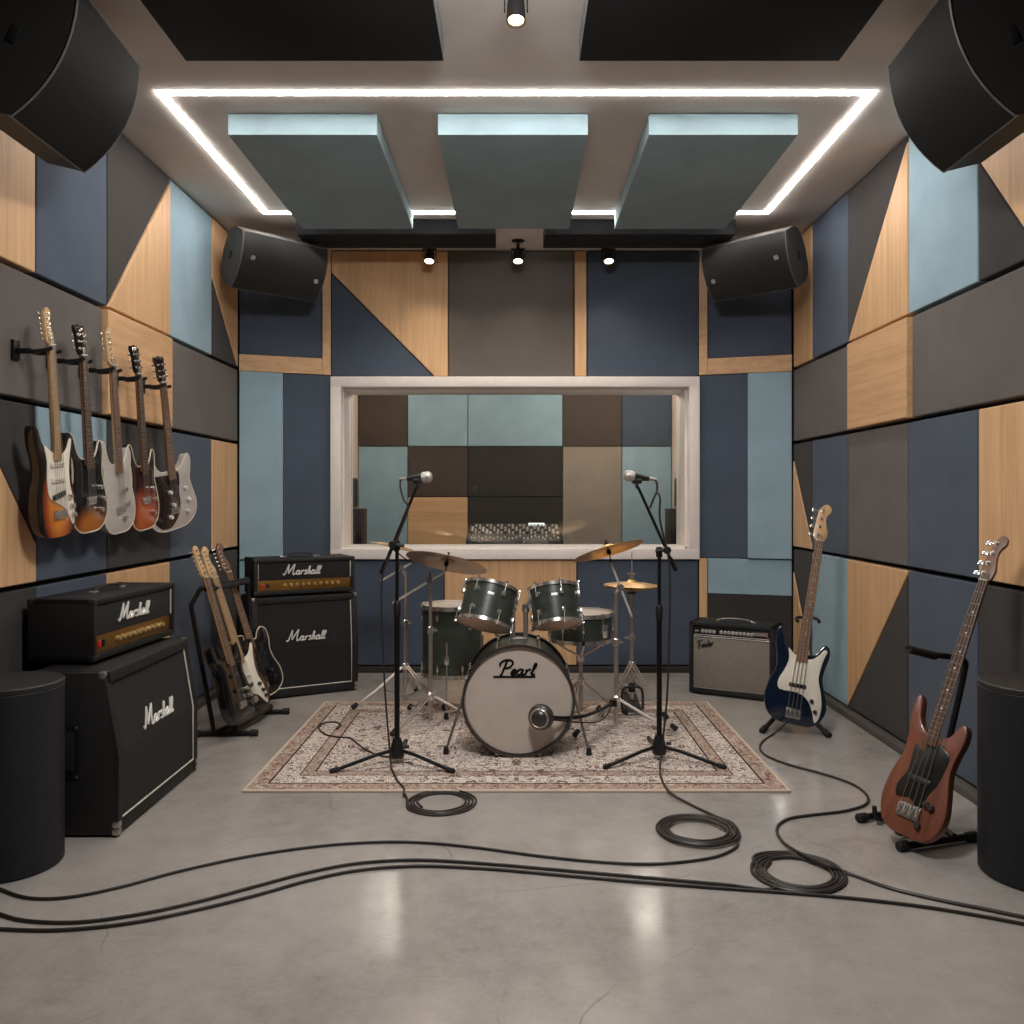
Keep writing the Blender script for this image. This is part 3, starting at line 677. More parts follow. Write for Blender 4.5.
pm = emit('glint_lamp_glow', (255, 242, 224), 100.0)  # unseen globe lamps, added to throw glints on the studio floor
for x_, lab in ((-1.09, 'hung guitar side'), (.62, 'over the mixing console'), (1.10, 'second microphone side')):
    pr = empty('glint_lamp', Vector((x_, 7.1, 2.2)), 'unseen globe lamp added in the control room for floor glints, ' + lab, 'lamp', 'added glint lamps in the control room')
    MB().lathe([(0, -.055), (.03, -.046), (.05, -.02), (.055, .0), (.05, .02), (.03, .046), (0, .055)], 20).build('globe', pm, pr)
    MB().cyl((0, 0, .05), (0, 0, .40), .004, n=8).build('cord', BLK, pr); MB().cyl((0, 0, .04), (0, 0, .09), .02, .012, 12).build('lamp_holder', BLKM, pr)
# ================================================================== GUITARS
STRAT = [(0, 0), (-.08, .006), (-.135, .04), (-.158, .11), (-.148, .185), (-.126, .25), (-.132, .31), (-.152, .36), (-.156, .415), (-.140, .437), (-.118, .42), (-.098, .375), (-.066, .345), (-.03, .337), (.03, .337), (.066, .338), (.092, .362), (.112, .396), (.134, .402), (.146, .375), (.140, .32), (.124, .26), (.132, .2), (.156, .13), (.150, .06), (.105, .012), (.05, 0)]
DOUBLE = [(0, 0), (-.075, .005), (-.13, .035), (-.158, .10), (-.152, .17), (-.128, .235), (-.126, .29), (-.142, .345), (-.146, .395), (-.130, .415), (-.108, .395), (-.090, .345), (-.066, .315), (-.03, .305), (.03, .305), (.064, .31), (.088, .335), (.108, .368), (.126, .372), (.138, .345), (.132, .295), (.124, .24), (.140, .18), (.158, .11), (.142, .045), (.09, .008), (.045, 0)]
TELE = [(0, 0), (-.08, .006), (-.135, .04), (-.158, .11), (-.146, .19), (-.126, .25), (-.132, .31), (-.126, .36), (-.09, .386), (-.05, .382), (-.03, .375), (-.028, .34), (.03, .335), (.055, .338), (.075, .37), (.105, .388), (.134, .365), (.138, .31), (.124, .25), (.132, .19), (.156, .12), (.148, .05), (.1, .01), (.05, 0)]
BASS = [(0, 0), (-.08, .004), (-.138, .04), (-.164, .115), (-.152, .20), (-.126, .27), (-.128, .33), (-.146, .40), (-.150, .465), (-.134, .49), (-.114, .47), (-.094, .41), (-.06, .375), (-.03, .366), (.032, .366), (.068, .375), (.094, .41), (.118, .432), (.142, .415), (.146, .37), (.132, .31), (.128, .25), (.150, .18), (.168, .11), (.150, .045), (.1, .006), (.05, 0)]
PG_STRAT = [(-.055, .345), (-.09, .36), (-.075, .30), (-.082, .23), (-.07, .16), (.0, .13), (.06, .10), (.105, .04), (.125, .07), (.12, .14), (.10, .2), (.098, .26), (.112, .32), (.128, .375), (.112, .378), (.088, .345), (.055, .325), (.0, .322)]
PG_BASS = [(-.04, .36), (-.075, .385), (-.065, .33), (-.08, .27), (-.105, .21), (-.09, .165), (.0, .165), (.06, .14), (.095, .085), (.115, .03), (.135, .06), (.14, .12), (.125, .19), (.105, .25), (.108, .31), (.12, .37), (.13, .40), (.112, .405), (.08, .365), (.04, .345)]
PG_DARK = [(-.03, .30), (-.075, .315), (-.07, .22), (-.10, .16), (-.085, .12), (-.02, .13), (.03, .10), (.05, .10), (.06, .16), (.085, .2), (.098, .25), (.105, .30), (.09, .32), (.05, .335), (.0, .34)]
PG_WAVE = [(-.10, .03), (-.148, .10), (-.142, .17), (-.118, .24), (-.117, .29), (-.10, .30), (-.06, .295), (.0, .29), (.03, .285), (.045, .30), (.052, .25), (.042, .19), (.045, .13), (.03, .07), (-.02, .02), (-.06, .015)]
H_FENDER = [(-.0215, 0), (-.034, .018), (-.035, .05), (-.024, .14), (-.012, .158), (.0, .172), (.018, .176), (.034, .166), (.039, .15), (.034, .135), (.022, .122), (.018, .10), (.024, .07), (.034, .045), (.032, .02), (.0215, 0)]
H_THREE = [(-.0215, 0), (-.036, .026), (-.034, .085), (-.045, .125), (-.036, .142), (-.018, .135), (0, .146), (.018, .135), (.036, .142), (.045, .125), (.034, .085), (.036, .026), (.0215, 0)]

def basis(P, up, face):
    z = Vector(up).normalized(); y = -Vector(face); y = (y - z * y.dot(z)).normalized(); x = y.cross(z)
    M = Matrix.Identity(4)
    for i in range(3): M[i][0], M[i][1], M[i][2], M[i][3] = x[i], y[i], z[i], P[i]
    return M

def guitar(label, cat, grp, M, body, bmat, nut, fb, head, hmat, hk=1.0, pg=None, pgm=None, binding=None, strings=6, pickups=(), bridge=(0, .09, .075), knobs=(), kmat=CHROME, plate=None, heel=.31, name='electric_guitar', sq=1.0, nw=1.0):
    root = empty(name, M, label, cat, grp)
    out = [tuple(p) for p in spline([(p[0] * sq, p[1]) for p in body], 4, True)]
    ht = .021
    MB().prism(out, -ht, ht, .006).build('body', bmat, root)
    if binding:
        a = inset(out, -.001); MB().tube([(p[0], -ht + .004, p[1]) for p in a], .0042, 6, True).build('binding', binding, root)
    if pg:
        po = [tuple(p) for p in spline([(p[0] * sq, p[1]) for p in pg], 3, True)]
        MB().prism(po, -ht - .0035, -ht + .001, .0012).build('pickguard', pgm, root)
    w0, w1 = .0285 * nw, .0215 * nw
    f0 = -ht - .0105
    nk = MB(); N = 12; vs = []
    for z, w_, dp in ((heel - .03, w0, .022), (heel + .02, w0 * .97, .020), (nut - .03, w1, .017), (nut, w1, .016)):
        vs += [Vector((w_ * math.cos(PI + PI * k / (N - 1)), f0 + .004 + .0 - dp * math.sin(PI + PI * k / (N - 1)), z)) for k in range(N)]
    fs = [[i * N + k, i * N + k + 1, (i + 1) * N + k + 1, (i + 1) * N + k] for i in range(3) for k in range(N - 1)]
    fs += [[i * N, i * N + N - 1, (i + 1) * N + N - 1, (i + 1) * N][::-1] for i in range(3)] + [list(range(N)), list(range(3 * N, 4 * N))]
    nk.add(vs, fs); neck = nk.build('neck', hmat if hmat is not BLKL else ROSEL, root)
    zf = heel - .045
    fbm = MB().hexa([(-w0, f0 + .004, zf), (w0, f0 + .004, zf), (w0, f0 - .002, zf), (-w0, f0 - .002, zf)], [(-w1, f0 + .004, nut), (w1, f0 + .004, nut), (w1, f0 - .002, nut), (-w1, f0 - .002, nut)])
    Ls = nut - .085
    for i in range(1, 21):
        z = nut - Ls * (1 - 2 ** (-i / 12))
        if z < zf: break
        k = (nut - z) / (nut - zf); ww = w1 + (w0 - w1) * k
        fbm.box((0, f0 - .0025, z), (2 * ww, .0016, .0026), mi=1)
        if i in (3, 5, 7, 9, 12, 15): fbm.cyl((0, f0 - .0019, z + .012), (0, f0 - .0026, z + .012), .0038, n=10, mi=2)
    fbm.build('fretboard', [fb, STEEL, IVORY], neck)
    MB().box((0, f0 - .003, nut), (2 * w1 + .001, .007, .005), .001).build('nut', IVORY, root)
    TH = Matrix.Translation((0, f0 + .005, nut)) @ Matrix.Rotation(rd(-6), 4, 'X')
    ho = [tuple(p) for p in spline([(p[0] * (.5 + .5 * hk) * nw, p[1] * hk) for p in head], 3, True)]
    hs = MB(TH).prism(ho, -.003, .012, .003).build('headstock', hmat, root)
    if head is H_FENDER:
        pos = [((-.014 + .008 * i / max(1, strings - 1)) * nw, (.025 + (.12 if strings == 6 else .118) * i / (strings - 1)) * hk, -1) for i in range(strings)]
    else:
        pos = [(s * .02 * nw, (.03 + .033 * i) * hk, s) for s in (-1, 1) for i in range(3)]
    big = 1.5 if strings == 4 else 1.0
    for px, pz, s in pos:
        p = MB(TH); p.cyl((px, -.003, pz), (px, -.014, pz), .004 * big, n=10); p.cyl((px, -.003, pz), (px, -.005, pz), .0065 * big, n=10)
        xe = s * nw * (.030 + .010) if head is H_FENDER else s * .044 * nw
        p.cyl((px, .008, pz), (xe, .008, pz), .0022 * big, n=8); p.box((xe + s * .007 * big, .008, pz), (.014 * big, .006 * big, .011 * big), .002)
        p.build('tuning_peg', CHROME, root)
    for pz, ang, wd, km in pickups:
        T = Matrix.Translation((0, -ht - .006, pz)) @ Matrix.Rotation(ang, 4, 'Y')
        q = MB(T).box((0, 0, 0), (wd, .009, .019), .003)
        for i in range(strings): q.cyl((-wd * .38 + wd * .76 * i / (strings - 1), -.004, 0), (-wd * .38 + wd * .76 * i / (strings - 1), -.006, 0), .0022, n=8, mi=1)
        q.build('pickup', [km, CHROME], root)
    bxx, bz, bw = bridge
    bq = MB().box((bxx, -ht - .005, bz), (bw, .008, .034 if strings == 6 else .05), .002)
    for i in range(strings): bq.box((bxx - bw * .42 + bw * .84 * i / (strings - 1), -ht - .011, bz), (bw / strings * .7, .006, .022 if strings == 6 else .036), .0015)
    bq.build('bridge', CHROME, root)
    if plate:
        pl = [tuple(p) for p in spline(plate, 3, True)]; MB().prism(pl, -ht - .004, -ht + .001, .001).build('control_plate', CHROME, root)
    for kx_, kz_ in knobs: MB().lathe([(0, 0), (.0115, 0), (.0115, .004), (.0095, .015), (0, .016)], 16, T=Matrix.Translation((kx_ * sq, -ht - .002, kz_)) @ Matrix.Rotation(PI / 2, 4, 'X')).build('control_knob', kmat, root)
    for i in range(strings):
        u = -1 + 2 * i / (strings - 1)
        rs = .0009 if strings == 6 else .0016
        MB().tube([(u * bw * .42 + bxx, -ht - .014, bz), (u * w1 * .8, f0 - .006, nut), (u * w1 * .8 * .7, f0 - .004, nut + .03)], rs, 5).build('string', SILK, root)
    return root

# five guitars hanging on the wall, each from its own hanger
GH, GG = 'black wall hangers holding the guitars', 'electric guitars hung in a row on the wall'
def face(t): return Vector((math.cos(rd(t)), -math.sin(rd(t)), 0))
spec = [
 ((-1.80, 3.32, 1.087), 3.235, 5, dict(sq=.77, nw=.72, hk=.80, label='orange sunburst electric guitar with white pickguard and pale headstock, hung nearest the viewer', body=STRAT, bmat=SUN1, fb=MAPLE, head=H_FENDER, hmat=MAPLE, pg=PG_STRAT, pgm=IVORY, pickups=((.285, 0, .08, IVORY), (.225, 0, .08, IVORY), (.165, rd(-12), .08, GUNM)), knobs=((.085, .155), (.10, .115), (.11, .08)), heel=.345)),
 ((-1.80, 3.566, 1.10), 3.475, 6, dict(sq=.79, nw=.8, hk=.85, label='black guitar with amber lower edge, black headstock, hung second along the wall', body=DOUBLE, bmat=SUN2, fb=ROSE, head=H_THREE, hmat=BLKL, binding=CRIM, pickups=(), knobs=((.085, .18), (.11, .13), (.085, .085)), bridge=(0, .13, .06))),
 ((-1.80, 3.835, 1.086), 3.73, 6, dict(sq=.79, nw=.78, label='off-white electric guitar with pale curved headstock, hung in the middle of the row', body=DOUBLE, bmat=PEARLW, fb=ROSEL, head=H_FENDER, hmat=MAPLE, binding=plain('white_binding', (204, 194, 182), .4), knobs=((.05, .19), (.07, .125), (.035, .06)), bridge=(0, .10, .06), hk=.92)),
 ((-1.80, 4.10, 1.09), 3.985, 6, dict(sq=.79, nw=.8, hk=.9, label='red-brown sunburst guitar with black headstock, hung between the two white guitars', body=DOUBLE, bmat=SUN3, fb=ROSE, head=H_THREE, hmat=BLKL, binding=CRIM, knobs=((.08, .19), (.10, .135), (.08, .075)), bridge=(0, .14, .06))),
 ((-1.80, 4.455, 1.08), 4.27, 20, dict(nw=.8, hk=.88, label='white guitar with a large dark pickguard and black headstock, hung farthest along the wall', body=DOUBLE, bmat=PEARLW, fb=ROSEL, head=H_THREE, hmat=BLKL, binding=plain('white_binding', (204, 194, 182), .4), pg=PG_WAVE, pgm=TORT, knobs=((.085, .20), (.10, .135), (.085, .075), (-.02, .20), (-.005, .13), (-.03, .07)), bridge=(0, .10, .06), kmat=SILVERL, sq=1.1)),
]
HL = ['black hanger holding the orange sunburst guitar', 'black hanger holding the black guitar with amber lower edge', 'black hanger holding the off-white guitar in mid row', 'black hanger holding the red-brown sunburst guitar', 'black hanger holding the white guitar with dark pickguard']
for (P, yh, t, kw), hl in zip(spec, HL):
    P = Vector(P); tip = Vector((-1.795, yh, 1.812)); up = tip - P
    lab = kw.pop('label')
    guitar(lab, 'guitar', GG, basis(P, up, face(t)), nut=up.length + .012, **kw)
    wx = -1.899 if not (3.95 < yh < 4.67) else -1.874
    root = empty('guitar_hanger', Vector((wx, yh - .02, 1.80)), hl, 'guitar hanger', GH)
    MB().box((.006, 0, .0), (.012, .045, .075), .004).build('wall_plate', BLKM, root)
    ax = tip.x - wx
    MB().box((ax * .36, .0, -.004), (ax * .66, .022, .020), .004).build('arm', BLKM, root)
    yk = MB(); yk.tube(spline([(ax + .05, .052, .006), (ax + .02, .052, -.002), (ax - .03, .046, -.006), (ax - .045, .02, -.006), (ax - .03, -.006, -.006), (ax + .02, -.014, -.002), (ax + .05, -.014, .006)], 4), .0075, 8); yk.build('yoke', RUBBER, root)

# single bass stand and the basses on the floor
def stand(label, P, fdir, up, grp=None, h=.62, spread=.2):
    """tubular A-shaped stand at P; fdir the way the instrument faces, up the leaning neck axis."""
    f = Vector(fdir); f.z = 0; f.normalize(); s = Vector((f.y, -f.x, 0)) * -1
    root = empty('guitar_stand', Vector(P), label, 'guitar stand', grp)
    O = Vector((0, 0, 0)); b = -f
    back = O + b * .15
    for sg in (-1, 1):
        p0 = O + s * sg * spread + f * .07 + Vector((0, 0, .016)); p1 = back + s * sg * .03 + Vector((0, 0, .10))
        MB().tube([p0, p0 + (p1 - p0) * .5, p1], .0125, 10).build('leg', BLKM, root)
        MB().cyl(p0 - (p1 - p0).normalized() * .02, p0 + (p1 - p0).normalized() * .03, .0175, n=14, bev=.004).build('rubber_foot', RUBBER, root)
        c = MB(); q0 = back + Vector((0, 0, .13)) + s * sg * .02
        q = spline([q0, q0 + f * .10 + s * sg * .05 - Vector((0, 0, .055)), q0 + f * .19 + s * sg * .06 - Vector((0, 0, .06)), q0 + f * .215 + s * sg * .06 - Vector((0, 0, .02))], 5)
        c.tube(q, .009, 8); c.build('cradle_arm', RUBBER, root)
    u = Vector(up).normalized(); top = back + Vector((0, 0, .09)) + u * h
    MB().tube([back + Vector((0, 0, .06)), top], .0125, 10).build('upright', BLKM, root)
    MB().tube([back + Vector((0, 0, .02)) + b * .16, back + Vector((0, 0, .12))], .0125, 10).build('rear_leg', BLKM, root)
    y = MB(); y.tube(spline([top + f * .16 + s * .055, top + f * .05 + s * .055, top + s * .03 + f * .0, top, top - s * .03, top + f * .05 - s * .055, top + f * .16 - s * .055], 4), .009, 8); y.build('neck_yoke', RUBBER, root)
    return root

P0 = pt(791, 724, 4.42); P1 = pt(824.5, 505, 4.60); up = P1 - P0
blue_up = up
guitar('navy blue bass guitar with white pickguard and pale headstock on a black stand', 'bass guitar', None, basis(P0, up, (-.25, -1, 0)), body=BASS, bmat=NAVYL, nut=up.length - .20, fb=ROSEL, head=H_FENDER, hmat=MAPLE, hk=1.15, pg=PG_BASS, pgm=IVORY, strings=4, pickups=((.20, 0, .085, BLK),), bridge=(0, .055, .075), knobs=((.085, .135), (.11, .085)), kmat=GUNM, heel=.37, name='bass_guitar', sq=.94, nw=.95)
stand('black floor stand under the navy blue bass', (P0.x + .045, P0.y + .09, 0), (-.25, -1, 0), up, 'single bass stands', .50, .16)
Q0 = pt(905, 836, 2.98); Q1 = pt(1003, 536, 3.13); up = Q1 - Q0
guitar('red-brown wooden bass guitar with black pickguard leaning on a black stand', 'bass guitar', None, basis(Q0, up, (-.84, -.54, 0)), body=BASS, bmat=MAHOG, nut=up.length - .185, fb=ROSE, head=H_FENDER, hmat=WALNUT, hk=1.05, pg=PG_DARK, pgm=plain('black_pickguard', (30, 28, 27), .3, coat=.3), strings=4, pickups=((.20, 0, .085, GUNM),), bridge=(0, .085, .08), knobs=((.07, .13), (.095, .125), (.06, .05)), kmat=GUNM, heel=.37, name='bass_guitar', sq=.72, nw=.74)
bs = Vector((1.50, 3.15, 0)); bst = empty('guitar_stand', bs, 'black floor stand under the red-brown bass', 'guitar stand', 'single bass stands')
f0_, f1_ = fl(903, 851, 0) - bs, fl(971, 841, 0) - bs; g0_, g1_ = fl(862, 822, 0) - bs, fl(925, 812, 0) - bs
for p, q in ((f0_, f1_), (g0_, g1_)):
    p = p + Vector((0, 0, .017)); q = q + Vector((0, 0, .017)); dd = (q - p).normalized()
    MB().tube([p, q], .0125, 10).build('base_bar', BLKM, bst)
    for e_ in (p, q): MB().cyl(e_ - dd * .022, e_ + dd * .022, .0175, n=14, bev=.004).build('rubber_foot', RUBBER, bst)
m0, m1 = f0_ + (f1_ - f0_) * .75 + Vector((0, 0, .025)), g0_ + (g1_ - g0_) * .75 + Vector((0, 0, .025))
MB().tube([m0, m1], .0115, 10).build('base_rail', BLKM, bst)
mm = (m0 + m1) / 2; tp = pt(966, 664, 3.25) - bs; te = pt(908, 649, 3.10) - bs
MB().tube(spline([mm, mm + (tp - mm) * .5, tp - (tp - mm).normalized() * .04, tp + Vector((-.01, -.005, .012)), tp + (te - tp) * .25 + Vector((0, 0, .012)), tp + (te - tp) * .6 + Vector((0, 0, .003)), te], 6), .0115, 10).build('upright', BLKM, bst)
MB().tube([tp + (te - tp) * .55, te], .0155, 10).build('neck_rest', RUBBER, bst)
for k_ in (.12, .62):
    c_ = g0_ + (f0_ - g0_) * k_ + (f1_ - f0_) * .30
    MB().tube(spline([mm + Vector((0, 0, .01)), mm * .5 + c_ * .5 + Vector((0, 0, .015)), c_ + Vector((0, 0, .012)), c_ + Vector((-.05, -.03, .03)), c_ + Vector((-.06, -.035, .075))], 5), .009, 8).build('cradle_arm', RUBBER, bst)

# rack with three guitars by the corner amplifier
rk = empty('guitar_rack', Vector((-1.50, 4.55, 0)), 'black tubular floor rack holding three guitars by the corner amplifier', 'guitar stand')
def rl(px, py, Y): return pt(px, py, Y) - Vector((-1.50, 4.55, 0))
near_a, near_b = fl(197, 737) + Vector((0, 0, .016)), fl(254, 736) + Vector((0, 0, .016)); far_a, far_b = fl(240, 716) + Vector((0, 0, .016)), fl(286, 714) + Vector((0, 0, .016))
off = Vector((1.50, -4.55, 0))
for a, b_ in ((near_a, near_b), (far_a, far_b)):
    MB().tube([a + off, b_ + off], .0135, 10).build('base_bar', BLKM, rk)
    for p, q in ((a, b_), (b_, a)):
        dd = (p - q).normalized(); MB().cyl(p + off - dd * .02, p + off + dd * .02, .019, n=14, bev=.004).build('rubber_foot', RUBBER, rk)
na = near_a + (near_b - near_a) * .3 + off; fa = far_a + (far_b - far_a) * .3 + off
MB().tube([na, fa], .0135, 10).build('base_rail', BLKM, rk)
nb2, fb2 = na + (near_b - near_a) * .35, fa + (far_b - far_a) * .35
MB().tube([nb2 + Vector((0, 0, .03)), fb2 + Vector((0, 0, .03))], .019, 10).build('body_rest', RUBBER, rk)
t0 = rl(191, 606, 4.42); t1 = rl(203, 588, 4.46); t2 = rl(245, 580, 4.93); t3 = rl(262, 612, 4.98)
MB().tube(spline([na, na + (t0 - na) * .5, t0 - (t0 - na).normalized() * .03, t0, t0 + (t1 - t0) * .5 + Vector((0, 0, .012)), t1, t1 + (t2 - t1) * .5, t2, t2 + Vector((.0, .05, -.03)), fa + (t2 - fa) * .6 + Vector((.0, .05, -.03)), fa], 6), .0125, 10).build('loop_frame', BLKM, rk)
MB().tube([t1 + Vector((.02, .0, -.01)), t2 + Vector((.02, 0, -.01))], .014, 10).build('neck_rest', RUBBER, rk)
G3 = 'guitars standing in the floor rack'
a0, a1 = pt(243, 722, 4.45), pt(193, 549, 4.44); up = a1 - a0
guitar('black guitar with rosewood neck standing nearest in the floor rack', 'guitar', G3, basis(a0, up, (1, -.12, .12)), body=STRAT, bmat=BLKL, nut=up.length - .16, fb=ROSEL, head=H_FENDER, hmat=MAPLE, pickups=((.25, 0, .08, BLK), (.17, 0, .08, BLK)), knobs=((.085, .155), (.10, .115)), kmat=CHROME, heel=.345, pg=None, nw=.85)
a0, a1 = pt(254, 717, 4.60), pt(202, 550, 4.57); up = a1 - a0
guitar('dark guitar with white pickguard and maple neck, middle of the floor rack', 'guitar', G3, basis(a0, up, (.93, -.36, .12)), body=STRAT, bmat=BLKL, nut=up.length - .16, fb=MAPLE, head=H_FENDER, hmat=MAPLE, pg=PG_STRAT, pgm=IVORY, pickups=((.225, 0, .08, IVORY), (.165, rd(-12), .08, GUNM)), knobs=((.085, .155), (.10, .115), (.11, .08)), kmat=GUNM, heel=.345, nw=.85)
a0, a1 = pt(264, 697, 4.90), pt(217, 546, 4.86); up = a1 - a0
guitar('black cream-edged guitar farthest in the floor rack, next to the corner amplifier', 'guitar', G3, basis(a0, up, (.84, -.54, .12)), body=TELE, bmat=BLKL, nut=up.length - .16, fb=ROSEL, head=H_FENDER, hmat=WALNUT, binding=CRIM, pickups=((.10, 0, .085, GUNM),), bridge=(0, .06, .07), knobs=((.085, .13), (.095, .09)), kmat=GUNM, heel=.335, nw=.8)

# ================================================================== AMPLIFIERS
def corners(root, w, d, h, m, z0=0.0):
    for sx in (-1, 1):
        for sy in (-1, 1):
            for sz in (0, 1):
                if not sz and sy > 0: continue
                MB().box((sx * (w / 2 - .012), sy * (d / 2 - .012), z0 + (sz * (h - .024) + .012)), (.028, .028, .028), .009).build('corner_guard', m, root)
def cab44(label, M, w, d, h, grp, setback, amber=STEEL):
    """closed loudspeaker cabinet with a slanting upper front."""
    root = empty('speaker_cabinet', M, label, 'guitar amplifier', grp)
    f = .009; y0 = -d / 2; kz = h * .50
    prof = [(y0, f), (d / 2, f), (d / 2, h), (y0 + setback, h), (y0, kz)]
    k = len(prof); mb = MB()
    # shell built from side cheeks, top, base, back so that the cloth sits recessed
    def cheek(x0, x1):
        bm_ = [(x0, y, z) for y, z in prof]; tp = [(x1, y, z) for y, z in prof]; mb.hexa(bm_, tp, bev=.006)
    cheek(-w / 2, -w / 2 + .036); cheek(w / 2 - .036, w / 2)
    mb.box((0, .005, h - .020), (w - .03, d - setback - .014, .040), .006); mb.box((0, 0, f + .024), (w - .03, d - .01, .048), .006)
    mb.box((0, d / 2 - .02, h / 2), (w - .03, .03, h - .06))
    mb.build('cabinet', TOLEX, root)
    ins = .010
    yl = y0 + ins; yt = y0 + setback * (h - .04 - kz) / (h - kz) + ins
    z_b, z_t = f + .05, h - .038; wi = w / 2 - .038
    g_ = MB().add([(-wi, yl, z_b), (wi, yl, z_b), (wi, yl, kz), (-wi, yl, kz), (wi, yt, z_t), (-wi, yt, z_t), (-wi, yl + .05, z_b), (wi, yl + .05, z_b), (wi, yt + .05, z_t), (-wi, yt + .05, z_t)], [(0, 1, 2, 3), (3, 2, 4, 5), (0, 6, 7, 1), (5, 4, 8, 9), (0, 3, 5, 9, 6), (1, 7, 8, 4, 2)])
    g_.build('grille_cloth', GRILLE, root, angle=2)
    r_ = .0036; e = .004
    MB().tube([(-wi + e, yl - e, z_b + e), (wi - e, yl - e, z_b + e), (wi - e, yl - e, kz), (wi - e, yt - e, z_t - e)], r_, 6).build('piping', PIPE, root)
    sl = math.atan2(setback, h - kz)
    zc = h * .60; yc = y0 + setback * (zc - kz) / (h - kz) + ins - .004
    T = Matrix.Translation((0, yc, zc)) @ Matrix.Rotation(-sl, 4, 'X')
    script('Marshall', w * .074, T, caps=1.35, weight=.085, sx=1.12).build('script_logo', SILVERL, root)
    corners(root, w, d - 2 * setback if False else d, h * .0 + .05, amber, f)
    for sx in (-1, 1):
        for y in (y0 + setback + .012, d / 2 - .012): MB().box((sx * (w / 2 - .012), y, h - .012), (.028, .028, .028), .009).build('corner_guard', amber, root)
        p = MB(); p.box((sx * (w / 2), .03, h * .52), (.006, .13, .20), .002); p.box((sx * (w / 2 + .004), .03, h * .52), (.008, .09, .14), .003, mi=1)
        for a in (-1, 1):
            for b in (-1, 1): p.cyl((sx * w / 2, .03 + a * .056, h * .52 + b * .09), (sx * (w / 2 + .006), .03 + a * .056, h * .52 + b * .09), .005, n=8, mi=2)
        p.build('side_handle', [BLK, RUBBER, STEEL], root)
        for y in (-1, 1): MB().cyl((sx * (w / 2 - .06), y * (d / 2 - .05), 0), (sx * (w / 2 - .06), y * (d / 2 - .05), f + .004), .02, n=12).build('foot', RUBBER, root)
    return root
def ampheadm(label, M, w, d, h, grp):
    root = empty('amplifier_head', M, label, 'guitar amplifier', grp)
    f = .014; y0 = -d / 2
    mb = MB()
    mb.box((0, 0, h - .011), (w, d, .022), .006); mb.box((0, 0, f + .012), (w, d, .024), .006)
    for sx in (-1, 1): mb.box((sx * (w / 2 - .011), 0, (h + f) / 2), (.022, d, h - f), .006)
    mb.box((0, d / 2 - .02, (h + f) / 2), (w - .03, .02, h - f - .03)); mb.build('cabinet', TOLEX, root)
    zs = f + .024 + (h - f) * .30
    MB().box((0, y0 + .03, (zs + h - .022) / 2), (w - .046, .04, h - .022 - zs), .002).build('front_panel', GRILLE, root)
    e = y0 + .008; wi = w / 2 - .027
    MB().tube([(wi, e, zs + .004), (wi, e, h - .027)], .003, 6).build('piping', PIPE, root); MB().tube([(-wi, e, zs + .004), (-wi, e, h - .027)], .0018, 6).build('piping', PIPE, root)
    T = Matrix.Translation((-.02, y0 + .006, zs + (h - .022 - zs) * .5))
    script('Marshall', w * .074, T, caps=1.35, weight=.085, sx=1.12).build('script_logo', SILVERL, root)
    ph = zs - f - .026
    MB().box((0, y0 + .034, (zs + f + .024) / 2), (w - .048, .04, ph), .001).build('control_panel', GOLD, root)
    zz = (zs + f + .024) / 2; yy = y0 + .013
    MB().box((-w / 2 + .055, yy, zz), (.018, .012, .026), .003).build('power_switch', RED, root)
    MB().box((-w / 2 + .085, yy, zz), (.018, .012, .026), .003).build('standby_switch', BLK, root)
    for i in range(10): MB().lathe([(0, 0), (.012, 0), (.012, .006), (.008, .018), (0, .019)], 14, T=Matrix.Translation((-w / 2 + .19 + i * (w - .25) / 9 * .88, yy + .003, zz)) @ Matrix.Rotation(PI / 2, 4, 'X')).build('control_knob', GOLDK, root)
    hd = MB(); hd.tube(spline([(-.10, 0, h + .004), (-.085, 0, h + .016), (0, 0, h + .024), (.085, 0, h + .016), (.10, 0, h + .004)], 5), .009, 8, flat=(Vector((0, 0, 1)), .5)); hdl = hd.build('carry_handle', TOLEX, root)
    for sx in (-1, 1): MB().box((sx * .105, 0, h + .004), (.04, .028, .010), .003).build('handle_cap', CHROME, hdl)
    corners(root, w, d, h - f, plain('black_corner', (48, 46, 44), .4, .3), f)
    for sx in (-1, 1):
        for y in (-1, 1): MB().cyl((sx * (w / 2 - .06), y * (d / 2 - .05), 0), (sx * (w / 2 - .06), y * (d / 2 - .05), f + .003), .018, n=12).build('foot', RUBBER, root)
    return root
GC, GD = 'black speaker cabinets with white script', 'black amplifier heads with gold panel'
Mn = Matrix.Translation((-1.627, 3.486, 0)) @ Matrix.Rotation(rd(90), 4, 'Z')
cab44('black slanted speaker cabinet with white script logo under the near amplifier head', Mn, .772, .355, .603, GC, .05)
ampheadm('black amplifier head with gold panel on the near speaker cabinet, below hung guitars', Matrix.Translation((-1.714, 3.568, .603)) @ Matrix.Rotation(rd(86.5), 4, 'Z'), .665, .265, .25, GD)
a, b = Vector((-1.595, 5.15, 0)), Vector((-1.015, 5.47, 0)); d_ = (b - a); ang = math.atan2(d_.y, d_.x); nrm = Vector((d_.y, -d_.x, 0)).normalized()
mid = (a + b) / 2
cab44('black speaker cabinet with white script logo standing in the corner by the window', Matrix.Translation(mid - nrm * .18) @ Matrix.Rotation(ang, 4, 'Z'), d_.length, .36, .625, GC, .03)
ampheadm('black amplifier head with gold panel on the corner cabinet by the window', Matrix.Translation(mid - nrm * .175 + Vector((0, 0, .625))) @ Matrix.Rotation(ang, 4, 'Z'), .635, .29, .236, GD)

